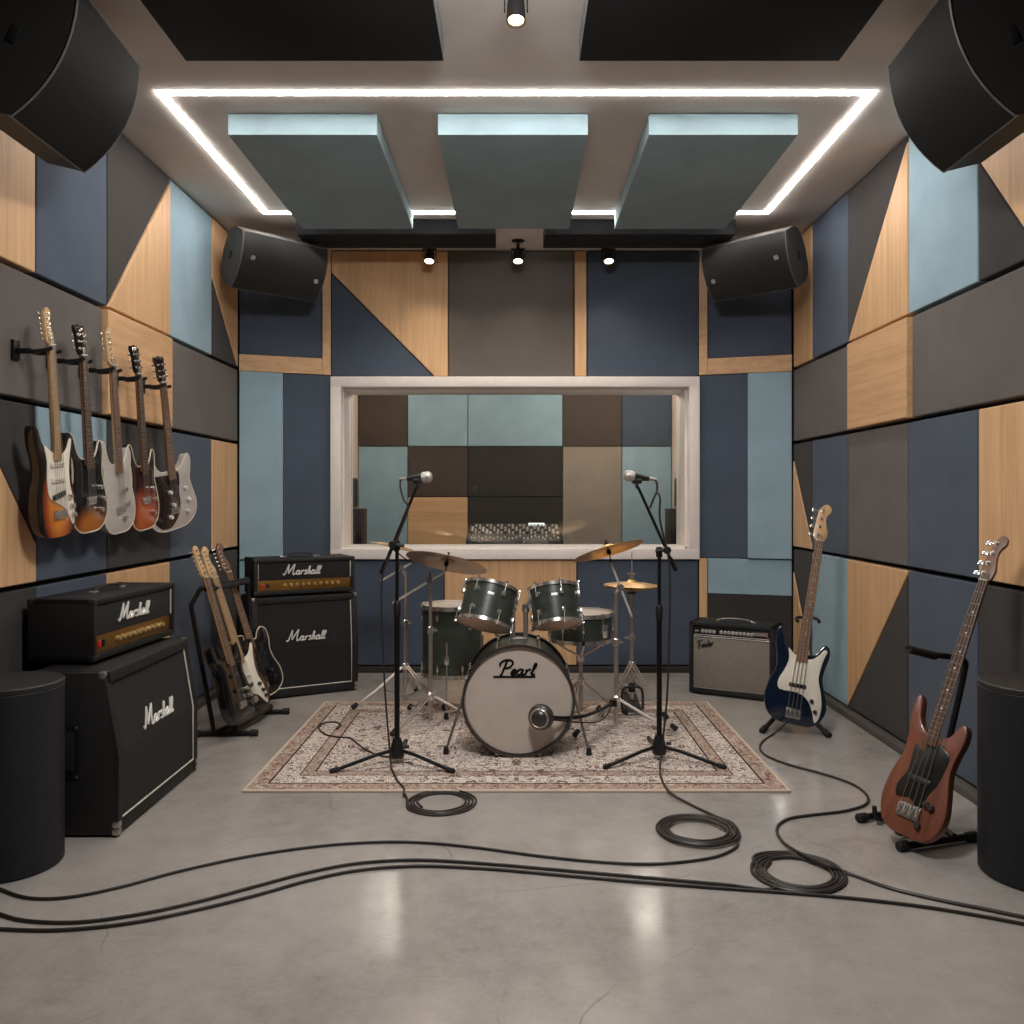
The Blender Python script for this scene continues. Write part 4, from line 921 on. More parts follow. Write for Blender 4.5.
# combo amplifier
a, b = Vector((1.097, 5.39, 0)), Vector((1.557, 5.13, 0)); d_ = b - a; ang = math.atan2(d_.y, d_.x); nrm = Vector((d_.y, -d_.x, 0)).normalized()
w_, dp, h_ = d_.length, .24, .455
cb = empty('combo_amplifier', Matrix.Translation((a + b) / 2 - nrm * dp / 2) @ Matrix.Rotation(ang, 4, 'Z'), 'black combo amplifier with silver grille cloth beside the navy blue bass', 'guitar amplifier')
y0 = -dp / 2; m = MB()
for sx in (-1, 1): m.box((sx * (w_ / 2 - .012), 0, h_ / 2 + .005), (.024, dp, h_ - .01), .006)
m.box((0, 0, h_ - .012), (w_, dp, .024), .006); m.box((0, 0, .024), (w_, dp, .03), .006); m.box((0, dp / 2 - .012, h_ / 2), (w_ - .03, .02, h_ - .06)); m.build('cabinet', TOLEX, cb)
MB().box((0, y0 + .03, (h_ - .09) / 2 + .018), (w_ - .05, .04, h_ - .135), .004).build('grille_cloth', SGRILLE, cb)
MB().tube([(-w_ / 2 + .028, y0 + .008, .043), (w_ / 2 - .028, y0 + .008, .043), (w_ / 2 - .028, y0 + .008, h_ - .088), (-w_ / 2 + .028, y0 + .008, h_ - .088)], .003, 6, True).build('grille_trim', STEEL, cb)
cp = MB().box((0, y0 + .032, h_ - .056), (w_ - .05, .04, .058), .002).build('control_panel', BLK, cb)
MB().box((0, y0 + .0115, h_ - .078), (w_ - .06, .002, .004)).build('panel_trim', SILVERL, cp)
for i in range(14):
    if i == 4: continue
    T = Matrix.Translation((-w_ / 2 + .085 + i * (w_ - .22) / 13, y0 + .012, h_ - .055)) @ Matrix.Rotation(PI / 2, 4, 'X')
    MB().lathe([(0, 0), (.012, 0), (.012, .003), (.008, .005), (.007, .016), (0, .017)], 14, mi=0, T=T).build('control_knob', plain('silver_knob', (176, 172, 166), .35, .4), cp)
for x in (-w_ / 2 + .042, -w_ / 2 + .056): MB().cyl((x, y0 + .014, h_ - .055), (x, y0 + .004, h_ - .055), .007, n=12).build('input_jack', CHROME, cp)
MB().box((w_ / 2 - .085, y0 + .011, h_ - .05), (.09, .003, .02), .001).build('name_plate', STEEL, cp); MB().cyl((w_ / 2 - .04, y0 + .012, h_ - .064), (w_ / 2 - .04, y0 + .004, h_ - .064), .006, n=10).build('pilot_lamp', RED, cp)
script('Fender', .036, Matrix.Translation((-w_ / 2 + .10, y0 + .007, h_ - .135)) @ Matrix.Rotation(rd(-14), 4, 'Y'), caps=1.2, weight=.10).build('script_logo', plain('dark_silver_logo', (52, 48, 45), .35, .3), cb)
hd = MB().tube(spline([(-.11, 0, h_ + .002), (-.09, 0, h_ + .014), (0, 0, h_ + .022), (.09, 0, h_ + .014), (.11, 0, h_ + .002)], 5), .008, 8, flat=(Vector((0, 0, 1)), .5)).build('carry_handle', STEEL, cb)
for sx in (-1, 1):
    MB().box((sx * .112, 0, h_ + .003), (.03, .024, .008), .003).build('handle_cap', CHROME, hd)
    for y in (-1, 1): MB().cyl((sx * (w_ / 2 - .05), y * (dp / 2 - .04), 0), (sx * (w_ / 2 - .05), y * (dp / 2 - .04), .014), .016, n=12).build('foot', RUBBER, cb)

# round pedestals
NB = plain('blue_black_pedestal', (20, 22, 27), .55, bump=.25, bs=500); NBT = plain('grey_black_lid', (36, 35, 35), .5, bump=.2, bs=400)
for lab, x, y, r_, h_ in (('round blue-black pedestal in front of the near amplifier stack', -1.715, 2.88, .165, .622), ('round blue-black pedestal in front of the red-brown bass', 1.717, 2.80, .174, .635)):
    root = empty('round_pedestal', Vector((x, y, 0)), lab, 'pedestal', 'round blue-black pedestals')
    MB().lathe([(0, .0), (r_ - .008, 0), (r_, .008), (r_, h_ - .022), (r_ - .004, h_ - .018), (0, h_ - .018)], 72).build('drum_body', NB, root)
    MB().lathe([(0, h_ - .02), (r_ - .002, h_ - .02), (r_ + .001, h_ - .016), (r_ + .001, h_ - .004), (r_ - .004, h_), (0, h_)], 72).build('lid', NBT, root)
# ================================================================== RUG
rug = MB().box((0.002, 4.352, .005), (2.314, 1.556, .010), .003).build('rug', rug_mat(1.157, .778))
tag(rug, 'cream and dark red patterned oriental rug under the drum kit', 'rug')
RZ = .010
# ================================================================== DRUMS
def axisT(c, ax):
    return Matrix.Translation(Vector(c)) @ Vector(ax).normalized().to_track_quat('Z', 'Y').to_matrix().to_4x4()
def drum(root, T, r, h, sh, hoopm, nl, topm, botm, hoop_h=.026, hoop_t=.006, lug=.05, long_rods=True):
    MB(T).lathe([(r - .008, 0), (r, .002), (r, h - .002), (r - .008, h)], 56, closed=True).build('shell', sh, root)
    for z, m, s, nm in ((h + .004, topm, 1, 'drum_head'), (-.004, botm, -1, 'drum_head')):
        MB(T).lathe([(0, z + s * .003), (r * .6, z + s * .002), (r - .004, z), (r + .003, z - s * .006)], 56).build(nm, m, root)
        z0 = z - s * .012
        MB(T).lathe([(r + .002, z0), (r + .004 + hoop_t, z0), (r + .005 + hoop_t, z0 + s * hoop_h), (r + .001, z0 + s * hoop_h)], 56, closed=True).build('hoop', hoopm, root)
    for i in range(nl):
        a = 2 * PI * (i + .5) / nl; ca, sa = math.cos(a), math.sin(a)
        R_ = Matrix.Rotation(a, 4, 'Z'); x_, y_ = ca * (r + .013), sa * (r + .013)
        if long_rods or h < .17:
            q = MB(T)
            for zz in ((.045, h - .045) if h > .17 else (h / 2,)): q.box((r + .008, 0, zz), (.016, .014, lug * .72), .005, T=R_)
            q.cyl((x_, y_, -.016), (x_, y_, h + .016), .0028, n=8)
            for ze in (-.014, h + .014): q.box((r + .010, 0, ze), (.02, .012, .010), .003, T=R_)
            q.build('lug', CHROME, root)
        else:
            for zz, ze in ((.045, -.014), (h - .045, h + .014)):
                q = MB(T).box((r + .008, 0, zz), (.016, .014, lug * .72), .005, T=R_)
                q.cyl((x_, y_, zz), (x_, y_, ze), .0028, n=8); q.box((r + .010, 0, ze), (.02, .012, .010), .003, T=R_)
                q.build('lug', CHROME, root)
bc = Vector((.012, 4.215, 0)); bd = empty('bass_drum', bc, 'bass drum with pale front skin, script logo and two green-black toms mounted on top', 'drum')
br_ = .256; bz = .276; bh = .34
TB = Matrix.Translation((0, bh / 2, bz)) @ Matrix.Rotation(PI / 2, 4, 'X')
drum(bd, TB, br_, bh, DRUMSH, HOOPB, 8, HEADW, HEADW, hoop_h=.030, hoop_t=.008, lug=.06)
for i in range(8):
    a_ = 2 * PI * (i + .5) / 8
    MB(TB @ Matrix.Rotation(a_, 4, 'Z')).box((br_ + .014, 0, bh - .004), (.012, .016, .036), .004).build('claw', CHROME, bd)
script('Pearl', .054, Matrix.Translation((-.012, -bh / 2 - .0095, bz + .150)), caps=1.25, weight=.088, under=True, depth=.0015, sx=1.32).build('script_logo', plain('matte_black_ink', (14, 13, 13), .9, spec=.1), bd)
def L_(p): return Vector(p) - bc
for a_, b_ in (((465, 690, 4.16), (446, 756)), ((573, 690, 4.16), (589, 757))):
    q = fl(*b_); q.z = RZ + .012
    MB().tube([L_(pt(*a_)), L_(q)], .007, 10).build('spur', CHROME, bd)
    MB().cyl(L_(q) + Vector((0, 0, -.012)), L_(q) + Vector((0, 0, .022)), .015, .011, 12).build('spur_foot', RUBBER, bd)
for s in (-1, 1): MB().box((s * .215, -.02, .10), (.045, .05, .035), .01).build('spur_bracket', CHROME, bd)
MB().box((0, -.02, bz + br_ + .008), (.085, .06, .022), .005).build('tom_mount', CHROME, bd)
for lab, px, r_, h_, ax, xs in ((None, 488, .128, .185, (.24, .40, 1), -.028), (None, 555, .116, .18, (-.10, .36, 1), .036)):
    c = L_(pt(px, 606, 4.20)); A = Vector(ax).normalized()
    tm = bpy.data.objects.new('mounted_tom', None); COL.objects.link(tm); tm.parent = bd; tm.empty_display_size = .05
    Tt = axisT(c - A * h_ / 2, ax)
    drum(tm, Tt, r_, h_, DRUMSH, CHROME, 6, HEADW, HEADC, hoop_h=.016, hoop_t=.004, long_rods=False, lug=.04)
    # badge on the side facing out
    side = Vector((0, -1, 0)); side = (side - A * side.dot(A)).normalized(); cc = c + side * (r_ + .001) + A * h_ * .18
    MB().box((0, 0, 0), (.032, .003, .014), .001, T=basis(cc, A, side)).build('badge', SILVERL, tm)
    # holder: post rising from the bass drum, then an arm into the tom
    s_ = 1 if px > 516 else -1
    pb = Vector((xs, -.02, bz + br_ + .01)); ptop = Vector((xs, -.02, bz + br_ + .165)); inn = c - Vector((s_ * (r_ + .004), 0, 0)) + A * .015
    MB().tube([pb, ptop], .0125, 12).build('holder_post', STEEL, bd)
    q = MB(); q.tube([ptop - Vector((0, 0, .012)), (ptop + inn) / 2 + Vector((0, 0, .012)), inn], .0095, 10); q.lathe([(0, -.018), (.018, -.018), (.02, 0), (.018, .018), (0, .018)], 16, T=Matrix.Translation(ptop)); q.box(tuple(inn), (.022, .05, .055), .008)
    q.build('holder_arm', CHROME, bd)

ftc = Vector((-.37, 4.93, 0)); ft = empty('floor_tom', ftc, 'tall green-black floor tom on three chrome legs behind the bass drum', 'drum')
drum(ft, Matrix.Translation((0, 0, .235)), .172, .375, DRUMSH, CHROME, 8, HEADW, HEADC, hoop_h=.024, long_rods=False)
for a_ in (-95, 25, 145):
    ca, sa = math.cos(rd(a_)), math.sin(rd(a_)); rr = .192
    MB().tube([(ca * rr, sa * rr, .43), (ca * rr, sa * rr, .07), (ca * (rr + .012), sa * (rr + .012), RZ + .02)], .0055, 8).build('leg', CHROME, ft)
    MB().box((ca * .184, sa * .184, .33), (.028, .028, .045), .007).build('leg_bracket', CHROME, ft)
    MB().cyl((ca * (rr + .012), sa * (rr + .012), RZ), (ca * (rr + .012), sa * (rr + .012), RZ + .035), .015, .01, 12).build('rubber_foot', RUBBER, ft)

snc = Vector((.362, 4.75, 0)); sn = empty('snare_drum', snc + Vector((0, 0, .445)), 'shallow green-black snare drum with white top skin behind the second tom', 'drum')
drum(sn, Matrix.Translation((0, 0, .012)), .172, .135, DRUMSH, CHROME, 10, HEADW, HEADC, hoop_h=.022)
MB().box((.12, -.135, .07), (.03, .03, .07), .006).build('strainer', CHROME, sn)

def tripod(root, hub_z, foot_r, angles, low=.05, rt=.0105, m=STEEL):
    for a_ in angles:
        d = Vector((math.cos(rd(a_)), math.sin(rd(a_)), 0))
        q = MB()
        for sg in (-1, 1):
            s = Vector((-d.y, d.x, 0)) * .010 * sg
            q.tube([Vector((0, 0, hub_z)) + d * .018 + s, d * (foot_r * .6) + Vector((0, 0, hub_z * .45)) + s, d * foot_r + Vector((0, 0, RZ + .022)) + s * .3], .0052, 8)
        q.tube([Vector((0, 0, low + .012)) + d * .012, d * foot_r * .5 + Vector((0, 0, hub_z * .52))], .0045, 8)
        q.build('leg', m, root)
        MB().cyl(d * (foot_r - .012) + Vector((0, 0, RZ + .034)), d * (foot_r + .022) + Vector((0, 0, RZ + .012)), .013, .015, 12, bev=.003).build('rubber_foot', RUBBER, root)
    MB().lathe([(0, -.018), (.019, -.018), (.023, -.006), (.023, .014), (.014, .024), (0, .024)], 18, T=Matrix.Translation((0, 0, hub_z))).build('collar', CHROME, root)
def cymbal(root, c, n, r, m, name='cymbal', bell_up=1):
    T = axisT(c, n); e = .0012; s = bell_up
    prof = [(.006, .022 * s), (r * .13, .020 * s), (r * .19, .010 * s), (r * .24, .006 * s), (r * .6, .0 * s), (r, -.012 * s)]
    up_ = [(a, b + e) for a, b in prof]; dn = [(a, b - e) for a, b in prof][::-1]
    return MB(T).lathe(up_ + dn, 64, closed=True).build(name, m, root)
def crash(label, base, hub_z, top_z, foot_r, angles, b0, b1, cc, n, r, m, grp):
    base = Vector(base); root = empty('cymbal_stand', base, label, 'cymbal', grp); o = -base
    MB().tube([(0, 0, .035), (0, 0, top_z * .62)], .0125, 12).build('lower_tube', STEEL, root)
    MB().tube([(0, 0, top_z * .60), (0, 0, top_z)], .0098, 12).build('upper_tube', STEEL, root)
    MB().lathe([(.0, -.02), (.017, -.02), (.018, .012), (.012, .02), (0, .02)], 16, T=Matrix.Translation((0, 0, top_z * .62))).build('clamp', CHROME, root)
    MB().box((.022, 0, top_z * .62), (.03, .006, .014), .002).build('wing_screw', CHROME, root)
    tripod(root, hub_z, foot_r, angles)
    b0, b1, cc = Vector(b0) + o, Vector(b1) + o, Vector(cc) + o; N = Vector(n).normalized()
    MB().tube([b0, b1], .0062, 10).build('boom_arm', plain('bright_chrome', (232, 229, 224), .3, .55), root)
    mid = b0 + (b1 - b0) * max(0, min(1, -b0.dot(b1 - b0) / 1e9)); k = min(((b0 + (b1 - b0) * t / 20) for t in range(21)), key=lambda p: (p - Vector((0, 0, top_z))).length)
    q = MB(); q.lathe([(0, -.016), (.017, -.016), (.017, .016), (0, .016)], 14, T=axisT(k, (0, 1, 0))); q.tube([(0, 0, top_z - .02), k], .009, 10); q.build('tilter', CHROME, root)
    q = MB(); q.tube([b1, cc - N * .03, cc + N * .045], .0038, 8); q.lathe([(0, -.03), (.012, -.03), (.012, -.004), (0, -.004)], 14, T=axisT(cc, n)); q.build('cymbal_rod', BLKM, root)
    cymbal(root, cc, n, r, m)
    MB().lathe([(0, .022), (.014, .022), (.014, .032), (.006, .034), (.006, .048), (0, .048)], 14, T=axisT(cc, n)).build('wing_nut', BLKM, root)
GCY = 'cymbal stands around the drum kit'
crash('bronze crash cymbal on chrome boom stand beside the first microphone stand, over floor tom', (-.463, 4.60, RZ), .156, .83, .30, (238, 358, 118), pt(393, 603, 4.66), pt(446, 571, 4.50), pt(447, 561, 4.50), (.20, .30, 1), .218, BRASSD, GCY)
crash('partly hidden cymbal on the rear chrome stand, behind the first microphone stand', (-.66, 5.06, 0), .235, .80, .30, (205, 325, 85), pt(381, 581, 5.06), pt(411, 563, 5.02), pt(396, 546, 5.02), (.24, .10, 1), .155, BRASS, GCY)
crash('bronze crash cymbal tilted on a chrome boom stand between snare and hi-hat', (.534, 4.53, RZ), .156, .745, .30, (222, 342, 102), pt(632, 617, 4.44), pt(611, 563, 4.50), pt(608, 549, 4.50), (-.27, .24, 1), .19, BRASS, GCY)
# hi-hat
hb = Vector((.672, 4.93, RZ)); hh = empty('hi_hat', hb, 'hi-hat pair of golden cymbals on a chrome pedal stand behind the second microphone stand', 'cymbal')
hz = 1.244 - (585 - 497) / 850 * 4.93 - RZ
MB().tube([(0, 0, .06), (0, 0, .42)], .0125, 12).build('lower_tube', STEEL, hh); MB().tube([(0, 0, .40), (0, 0, hz - .03)], .0095, 12).build('upper_tube', STEEL, hh)
MB().lathe([(0, -.02), (.018, -.02), (.018, .02), (0, .02)], 16, T=Matrix.Translation((0, 0, .42))).build('clamp', CHROME, hh); MB().box((-.026, 0, .42), (.035, .006, .014), .002).build('wing_screw', CHROME, hh)
MB().lathe([(0, 0), (.02, 0), (.02, .05), (0, .05)], 14, T=Matrix.Translation((0, 0, .105))).build('spring_housing', BLK, hh)
tripod(hh, .26, .29, (228, 300, 90), low=.16)
MB().tube([(0, 0, hz - .03), (0, 0, hz + .19)], .003, 8).build('pull_rod', CHROME, hh)
cymbal(hh, (0, 0, hz - .022), (.0, .0, 1), .163, BRASS, 'lower_cymbal', -1); cymbal(hh, (0, 0, hz + .010), (.02, .0, 1), .163, BRASS, 'upper_cymbal', 1)
q = MB(); q.lathe([(0, .03), (.010, .03), (.012, .045), (.010, .07), (0, .07)], 14, T=Matrix.Translation((0, 0, hz))); q.box((.0, 0, hz + .065), (.045, .006, .010), .002); q.build('clutch', CHROME, hh)
q = MB(); q.lathe([(0, -.05), (.03, -.05), (.018, -.03), (0, -.03)], 18, T=Matrix.Translation((0, 0, hz))); q.build('cymbal_seat', BLK, hh)
q = MB(); q.hexa([(-.045, -.16, .012), (.045, -.16, .012), (.045, .10, .012), (-.045, .10, .012)], [(-.04, -.155, .022), (.04, -.155, .022), (.04, .09, .075), (-.04, .09, .075)], bev=.003); q.build('footboard', GUNM, hh)
q = MB(); q.tube(spline([(-.06, -.02, .01), (-.055, -.02, .12), (0, -.02, .14), (.055, -.02, .12), (.06, -.02, .01)], 4), .008, 8); q.build('pedal_frame', GUNM, hh)
# snare stand
ssb = Vector((.362, 4.75, 0)); ss = empty('snare_stand', ssb, 'chrome stand with basket arms under the snare drum', 'drum stand')
MB().tube([(0, 0, .05), (0, 0, .36)], .0115, 12).build('tube', STEEL, ss); tripod(ss, .21, .25, (250, 10, 130))
for a_ in (30, 150, 270):
    d = Vector((math.cos(rd(a_)), math.sin(rd(a_)), 0))
    MB().tube(spline([Vector((0, 0, .35)), d * .09 + Vector((0, 0, .385)), d * .165 + Vector((0, 0, .42)), d * .196 + Vector((0, 0, .438)), d * .198 + Vector((0, 0, .468))], 4), .006, 8).build('basket_arm', CHROME, ss)
    MB().box(tuple(d * .198 + Vector((0, 0, .46))), (.018, .018, .026), .005).build('basket_grip', RUBBER, ss)
MB().lathe([(0, -.02), (.02, -.02), (.022, .012), (0, .02)], 16, T=Matrix.Translation((0, 0, .345))).build('clamp', CHROME, ss)
# bass drum microphone on a short boom clamped to the crash stand
mp = pt(541, 717, 3.955); bm_ = empty('drum_microphone', mp, 'round dark grey microphone on a short boom in front of the bass drum', 'microphone')
Tm = axisT((0, 0, 0), (-.28, -1, .05))
MB(Tm).lathe([(0, .052), (.018, .050), (.034, .043), (.040, .034), (.044, .030), (.056, .020), (.061, .0), (.056, -.022), (.040, -.042), (.018, -.052), (0, -.054)], 40).build('microphone_body', GUNM, bm_)
MB(Tm).lathe([(.036, .040), (.040, .042), (.046, .034), (.041, .031)], 40, closed=True).build('grille_ring', STEEL, bm_)
bp = [mp + Vector((.05, .015, -.005)), pt(566, 718, 4.02), pt(584, 716, 4.10), pt(600, 710, 4.30), pt(612, 703, 4.48)]
MB().tube([p - mp for p in spline(bp, 6)], .009, 10).build('boom_arm', BLKM, bm_)
MB().box(tuple(pt(613, 703, 4.495) - mp), (.04, .035, .034), .006).build('clamp', BLKM, bm_)
MB().tube([p - mp for p in spline([mp + Vector((.05, .03, -.02)), pt(575, 722, 4.06), pt(596, 722, 4.2), pt(606, 716, 4.36), pt(611, 707, 4.48)], 5)], .004, 8).build('lead', CABLE, bm_)

# ================================================================== MICROPHONE STANDS
def micstand(label, base, clamp_z, b0, b1, side, ang):
    base = Vector(base); root = empty('microphone_stand', base, label, 'microphone stand', 'black boom microphone stands'); o = -base
    MB().lathe([(0, .026), (.030, .026), (.034, .034), (.034, .060), (.026, .090), (.019, .115), (0, .115)], 24).build('hub', BLK, root)
    for a_ in ang:
        d = Vector((math.cos(rd(a_)), math.sin(rd(a_)), 0))
        MB().tube([d * .02 + Vector((0, 0, .062)), d * .10 + Vector((0, 0, .052)), d * .295 + Vector((0, 0, .012))], .0085, 10).build('leg', BLKM, root)
        MB().cyl(d * .275 + Vector((0, 0, .016)), d * .318 + Vector((0, 0, .011)), .0105, n=12, bev=.003).build('rubber_foot', RUBBER, root)
    MB().cyl((.034, 0, .075), (.056, 0, .075), .008, n=12).build('hub_knob', BLK, root)
    MB().tube([(0, 0, .10), (0, 0, clamp_z * .72)], .0125, 12).build('lower_tube', BLKM, root); MB().tube([(0, 0, clamp_z * .70), (0, 0, clamp_z)], .0085, 12).build('upper_tube', BLKM, root)
    MB().lathe([(0, -.035), (.016, -.035), (.018, .02), (.012, .035), (0, .035)], 16, T=Matrix.Translation((0, 0, clamp_z * .71))).build('height_clutch', BLK, root)
    b0, b1 = Vector(b0) + o, Vector(b1) + o
    MB().tube([b0, b1], .0072, 10).build('boom_arm', BLKM, root); MB().cyl(b0, b0 + (b1 - b0) * .16, .0105, n=12, bev=.003).build('boom_counterweight', BLKM, root)
    k = min(((b0 + (b1 - b0) * t / 60) for t in range(61)), key=lambda p: (p - Vector((0, 0, clamp_z))).length)
    q = MB(); q.lathe([(0, -.02), (.017, -.02), (.019, 0), (.017, .02), (0, .02)], 16, T=axisT(k + Vector((0, -.012, 0)), (0, 1, 0))); q.box((0, 0, clamp_z), (.028, .03, .05), .006); q.cyl(tuple(k + Vector((side * .02, -.02, 0))), tuple(k + Vector((side * .055, -.02, -.004))), .008, n=10); q.build('boom_clamp', BLK, root)
    return root
def microphone(label, head, tail):
    head, tail = Vector(head), Vector(tail); d = (head - tail).normalized(); Lm = (head - tail).length
    root = empty('microphone', tail, label, 'microphone', 'vocal microphones on boom stands'); T = axisT((0, 0, 0), d)
    MB(T).lathe([(0, -.01), (.011, -.01), (.012, .0), (.0175, Lm * .55), (.021, Lm * .62), (.019, Lm * .64), (0, Lm * .64)], 24).build('body', BLK, root)
    MB(T).lathe([(.021, Lm * .62), (.0255, Lm * .72), (.026, Lm * .95), (.0235, Lm * 1.08), (.014, Lm * 1.16), (0, Lm * 1.18)], 28).build('grille', GRILLM, root)
    MB(T).lathe([(.0265, Lm * .86), (.0275, Lm * .88), (.0275, Lm * .94), (.0265, Lm * .96)], 28, closed=True).build('grille_band', STEEL, root)
    MB(T).cyl((0, 0, -.045), (0, 0, -.008), .0085, .0095, 14).build('cable_plug', STEEL, root)
Yl, Yr = 3.945, 4.0
lb, rb = Vector((-.552, Yl, RZ)), Vector((.674, Yr, RZ))
sl = micstand('black boom microphone stand on the rug, nearer the amplifier stacks', lb, 1.02 - RZ, pt(381, 574, Yl - .015), pt(417, 486, Yl - .015), 1, (209, 331, 90))
sr = micstand('black boom microphone stand on the rug, nearer the two basses', rb, .985 - RZ, pt(676, 571, Yr - .015), pt(638, 487, Yr - .015), -1, (209, 331, 90))
for st, base, pp, Y in ((sl, lb, (418, 481), Yl), (sr, rb, (637, 481), Yr)):
    q = MB(); c = pt(pp[0], pp[1] + 1, Y - .015) - base; q.cyl(tuple(c - Vector((0, 0, .03))), tuple(c + Vector((0, 0, .004))), .008, n=12); q.cyl(tuple(c + Vector((-.022, 0, .008))), tuple(c + Vector((.022, 0, .008))), .0165, n=16, bev=.003); q.build('microphone_clip', BLK, st)
microphone('silver-headed microphone on the boom stand nearer the amplifier stacks', pt(429, 477, Yl - .015), pt(409, 478.5, Yl - .015))
microphone('silver-headed microphone on the boom stand nearer the two basses', pt(627, 475.5, Yr - .015), pt(647, 478.5, Yr - .015))

# ================================================================== CABLES
def coil(c, r0, r1, turns, a0, dirn=1, rad=.0065):
    out = []; n = int(turns * 28)
    for i in range(n + 1):
        t = i / n; a = a0 + dirn * t * turns * 2 * PI
        r = r0 + (r1 - r0) * t + .0015 * math.sin(3.1 * a * .37 + 1)
        out.append(Vector((c.x + r * math.cos(a), c.y + r * math.sin(a), c.z + .003 * math.sin(a * .7) ** 2)))
    return out
def cable(label, pts, r, grp=None, k=6):
    P = spline(pts, k)
    return tag(MB().tube(P, r, 8).build('audio_cable', CABLE, origin=True), label, 'cable', grp)
r1 = .0042
z1 = RZ + r1
c1 = fl(441, 802, r1); A0 = rd(165)
cl = coil(c1, .150, .095, 4.2, A0, 1)
cable('thin black cable from the first microphone down to a coil at the rug edge',
      [pt(406, 478.5, Yl - .015) , pt(401, 480, Yl - .02), pt(400.5, 488, Yl - .025), pt(404, 500, Yl - .03), pt(408, 509, Yl - .032), pt(400, 532, Yl - .035), pt(388, 560, Yl - .035), pt(382, 580, Yl - .035), pt(382, 620, Yl - .04), pt(385, 690, Yl - .05), pt(388, 730, Yl - .07),
       fl(391, 764, .035), fl(394, 773, z1 + .003), fl(398, 781, z1 + .003), fl(404, 788, z1 + .003), fl(404, 795, .016), cl[0] + Vector((-.02, .06, 0))] + cl[::4], r1, 'microphone cables', 6)
cable('thin black cable looping on the rug beside the first microphone stand', [fl(p[0], p[1], z1) for p in ((394, 757), (382, 756), (368, 751), (358, 744), (350, 738), (338, 737), (325, 734), (319, 728), (324, 723), (335, 722), (341, 725), (337, 729))], r1)
c2 = fl(697, 831, .006); k2 = coil(c2, .156, .100, 4.1, rd(20), -1)
for p in k2: p.z += .006
xo = [k2[-1] + Vector((.025, .0, -.006)), fl(727, 838, .005), fl(737, 841, .005)]
cable('black cable from the second microphone, coiled on the floor, then crossing the room',
      [pt(651, 479, Yr - .015), pt(656, 481, Yr - .02), pt(657, 490, Yr - .025), pt(653, 500, Yr - .03), pt(650, 508, Yr - .03), pt(656, 494, Yr - .04), pt(660, 498, Yr - .045), pt(660, 520, Yr - .045), pt(668, 555, Yr - .045), pt(670, 580, Yr - .04), pt(668, 680, Yr - .04), pt(663, 740, Yr - .07),
       fl(660, 766, z1), fl(662, 780, z1), fl(671, 793, z1), fl(690, 804, .007), fl(715, 816, .008)] + k2[::4] + xo + [fl(p[0], p[1], .0055) for p in ((735, 848), (718, 856), (690, 861), (650, 864), (600, 862), (540, 856), (480, 848), (430, 843), (380, 842), (320, 846), (250, 856), (180, 871), (120, 887), (70, 897), (30, 898), (0, 889), (-40, 870))], .0052, 'microphone cables', 6)
c3 = fl(797, 872, .0065); k3 = coil(c3, .103, .158, 4.1, rd(100), 1)
lr = .0056
k3b = k3[::-1]
cable('upper of the twin long black cables, ending in the coil near the basses', [fl(p[0], p[1], lr) for p in ((-40, 896), (0, 914), (30, 921), (80, 922), (140, 914), (200, 901), (260, 885), (310, 872), (360, 863), (420, 860), (490, 864), (560, 870), (640, 877), (720, 884), (775, 888))] + k3[-1:-len(k3):-4], lr, 'long floor cables', 6)
cable('lower of the twin long black cables, running across the whole floor', [fl(p[0], p[1], lr) for p in ((-40, 926), (0, 929), (60, 930), (130, 923), (200, 909), (260, 894), (310, 880), (360, 870), (420, 866), (490, 869), (560, 875), (640, 882), (720, 888), (790, 893), (860, 899), (940, 909), (1024, 924), (1080, 936))], lr, 'long floor cables', 6)
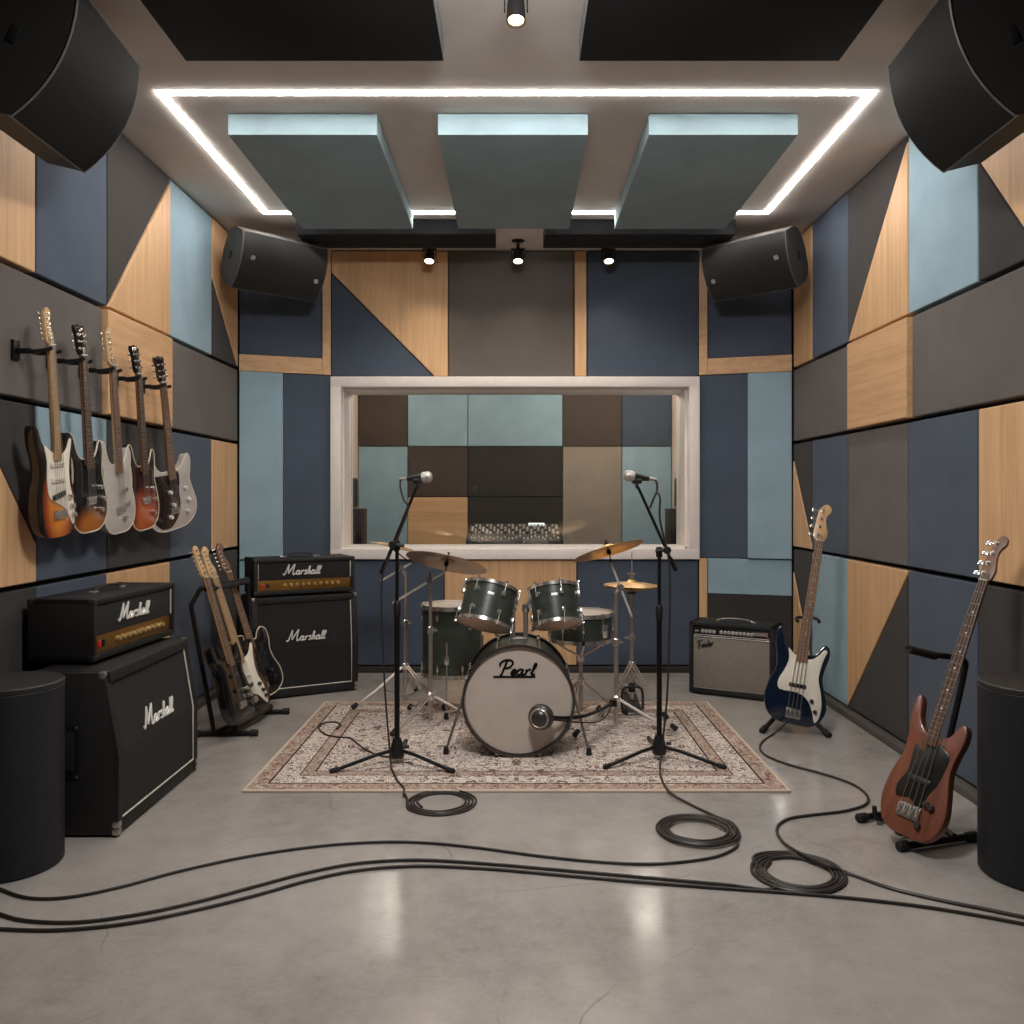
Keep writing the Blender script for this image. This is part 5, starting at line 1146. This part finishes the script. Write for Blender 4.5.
cable('black cable winding from the navy blue bass past the red-brown bass', [pt(786, 722, 4.36), pt(780, 729, 4.34), fl(772, 735, lr), fl(763, 741, lr), fl(760, 748, lr), fl(767, 756, lr), fl(790, 765, lr), fl(820, 773, lr), fl(850, 783, lr), fl(866, 794, lr), fl(866, 804, lr), fl(845, 811, lr), fl(812, 815, lr), fl(788, 819, lr), fl(777, 828, lr), fl(782, 841, lr), fl(800, 853, .02), fl(825, 864, .024), fl(850, 874, lr), fl(890, 888, lr), fl(940, 900, lr), fl(985, 909, lr), fl(1024, 917, lr), fl(1080, 928, lr)], lr, 'long floor cables', 6)

# ================================================================== LIGHT, CAMERA
def area(name, loc, size, power, aim, col=(1, .93, .86)):
    ld = bpy.data.lights.new(name, 'AREA'); ld.shape = 'RECTANGLE'; ld.size, ld.size_y = size; ld.energy = power; ld.color = col
    o = bpy.data.objects.new(name, ld); COL.objects.link(o); o.location = loc
    o.rotation_euler = (Vector(aim) - Vector(loc)).to_track_quat('-Z', 'Y').to_euler(); return o
area('room_fill_light', (0, 2.0, 2.86), (.42, .55), 52, (0, 4.0, .0), (1, .97, .94))  # unseen fill light added overhead, aimed towards drums and window wall
area('control_room_fill', (0, 7.1, 2.5), (1.6, .6), 5, (0, 7.5, 0), (1, .92, .84))  # added fill that brightens the control room, no fixture behind it
wd = bpy.data.worlds.new('room_world'); SC.world = wd; wd.use_nodes = True
wd.node_tree.nodes['Background'].inputs[0].default_value = (.05, .05, .055, 1)
cam = bpy.data.cameras.new('camera'); co = bpy.data.objects.new('camera', cam); COL.objects.link(co); SC.camera = co
co.location = (0, 0, HC); co.rotation_euler = (PI / 2, 0, 0)
cam.sensor_width = 36; cam.sensor_fit = 'HORIZONTAL'; cam.lens = 36 * F / 1024
cam.shift_x = (512 - CX) / 1024; cam.shift_y = -(512 - CY) / 1024
cam.clip_start = .05
SC.view_settings.view_transform = 'Standard'; SC.view_settings.look = 'None'; SC.view_settings.exposure = 0.13; SC.view_settings.gamma = 1
SC.cycles.use_denoising = True; SC.cycles.max_bounces = 8; SC.cycles.sample_clamp_indirect = 6
